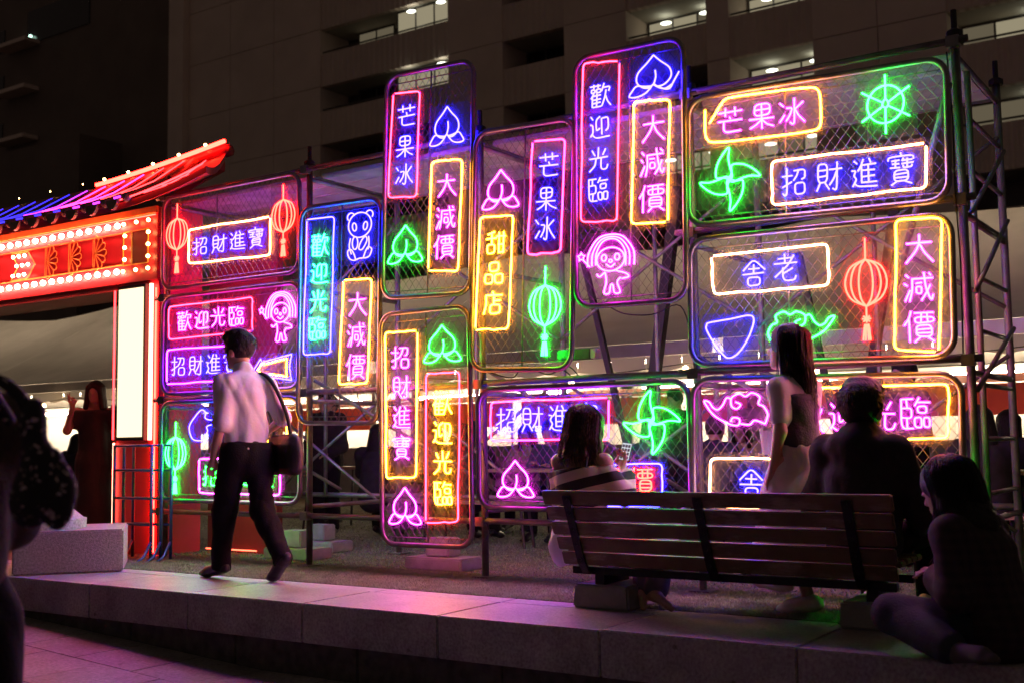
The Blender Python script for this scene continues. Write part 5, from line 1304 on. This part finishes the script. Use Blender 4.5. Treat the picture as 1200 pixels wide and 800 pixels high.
# people in the beer garden behind the wall: three poses, copied
def crowd(kind, top, hair, name='person'):
    H = 1.52
    if kind == 'stand': J = pose(H, wL=(-.10,.22,.86), eL=(-.19,.02,.93))
    else: J = pose(H, pel=(0,0,.46), chest=(0,.05,.74), neck=(0,.10,.90), head=(0,.16,1.03), hpit=-.2, sL=(-.16,.08,.85), sR=(.16,.08,.85), eL=(-.21,.20,.66), wL=(-.08,.40,.72), eR=(.21,.20,.66), wR=(.08,.42,.74), hL=(-.09,0,.44), hR=(.09,0,.44), kL=(-.11,.40,.45), kR=(.11,.40,.45), aL=(-.11,.38,.08), aR=(.11,.40,.08), tL=(-.12,.54,.03), tR=(.12,.55,.03))
    sp = shoe_prims
    return figure(name, 'x', (0,0,-50), 0, J, [('top', top_prims(J,.022,1.8,-.04,1.05,.8), top, .04, (.005,22,3)), ('trousers', trouser_prims(J,.016), M_BTROU, .03, None), ('shoe', sp(J,'L'), M_BLEATH, .02, None), ('shoe', sp(J,'R'), M_BLEATH, .02, None), ('hair', hair_prims(J,hair), M_HAIR, .02, None)], M_SKIN, None, .018)
M_GREY = pmat('grey_sweater', (0.16,0.15,0.15), 0.85, 0, 0.15, 20); M_NAVY = pmat('navy_shirt', (0.03,0.035,0.07), 0.8, 0, 0.2, 10); M_BEIGE = pmat('beige_top', (0.42,0.34,0.27), 0.8, 0, 0.1, 10)
P0 = [crowd('stand', M_JACK, 'short'), crowd('sit', M_JACK, 'long'), crowd('sit', M_NAVY, 'short'), crowd('sit', M_BEIGE, 'bob'), crowd('stand', M_GREY, 'long')]
CROWD = [(0,-8.55,9.1,200,'standing person in dark clothes behind the lower edge of the panda panel'),
 (1,-7.80,9.0,20,'seated person in dark clothes beside the amber lettering panel'),
 (4,-13.65,9.0,-60,'standing person in grey beside the tote bag at the left'),
 (1,-14.15,9.9,10,'seated person with long hair in dark clothes in the gateway, nearest the tote bag'),
 (3,-14.75,11.2,150,'seated person in a beige top in the gateway'),
 (2,-14.25,10.95,170,'seated person in a navy shirt facing out in the gateway'),
 (2,-13.2,9.95,0,'seated person in navy with the back turned beside the black dress'),
 (3,-8.3,10.8,180,'seated person in beige across the table behind the walking man'),
 (1,-6.6,9.0,15,'seated person with long hair just right of the amber vertical sign'),
 (2,-6.1,9.8,190,'seated person in navy facing out behind the magenta peach'),
 (1,-5.3,10.2,-10,'seated dark-haired person left of the forked trunk'),
 (3,-4.7,11.3,180,'seated person in beige behind the forked trunk'),
 (2,-4.35,9.6,5,'seated person in navy behind the green pinwheel'),
 (1,-3.75,10.0,20,'seated person in black behind the small pink cloud, left of the pair'),
 (2,-3.35,10.0,-15,'seated person in navy behind the small pink cloud, right of the pair'),
 (0,-2.42,8.9,150,'standing person in black behind the pink lettering at the lower right'),
 (1,-1.75,8.4,30,'seated person in dark clothes behind the scaffold ladder'),
 (4,-9.5,12.0,180,'standing person in grey at the food stall behind the left panels'),
 (0,-6.0,12.3,160,'standing person in black at the stall behind the bench'),
 (4,-3.6,12.4,190,'standing person in grey at the stall behind the right panels')]
CROWD += [(1,-4.9,10.4,30,'seated person in black left behind the striped top'),
 (2,-5.75,11.6,170,'seated person in navy far back behind the magenta peach'),
 (3,-7.1,10.9,190,'seated person in beige far back left of the amber vertical sign'),
 (1,-7.35,9.7,-15,'seated person with long hair in black just left of the amber vertical sign'),
 (0,-9.6,10.3,170,'standing person in black behind the shoulder bag'),
 (2,-4.1,11.2,200,'seated person in navy far back between the props'),
 (3,-3.0,11.0,175,'seated person in beige far back behind the seated person in the jacket'),
 (4,-4.95,12.2,185,'standing person in grey at the stall left of the green pinwheel'),
 (1,-15.4,11.6,160,'seated person in black farthest left in the gateway'),
 (2,-13.6,11.3,190,'seated person in navy far back in the gateway'),
 (1,-2.0,10.2,-10,'seated person in black behind the pink lettering at the lower right'),
 (0,-7.5,12.3,180,'standing person in black at the stall behind the amber vertical sign')]
used = set()
for k, x, y, a, l_ in CROWD:
    o = P0[k] if k not in used else copy_tree(P0[k])
    used.add(k); o.location = (x,y,0); o.rotation_euler = (0,0,rad(a)); tag(o, l_, 'person', 'people in the beer garden')
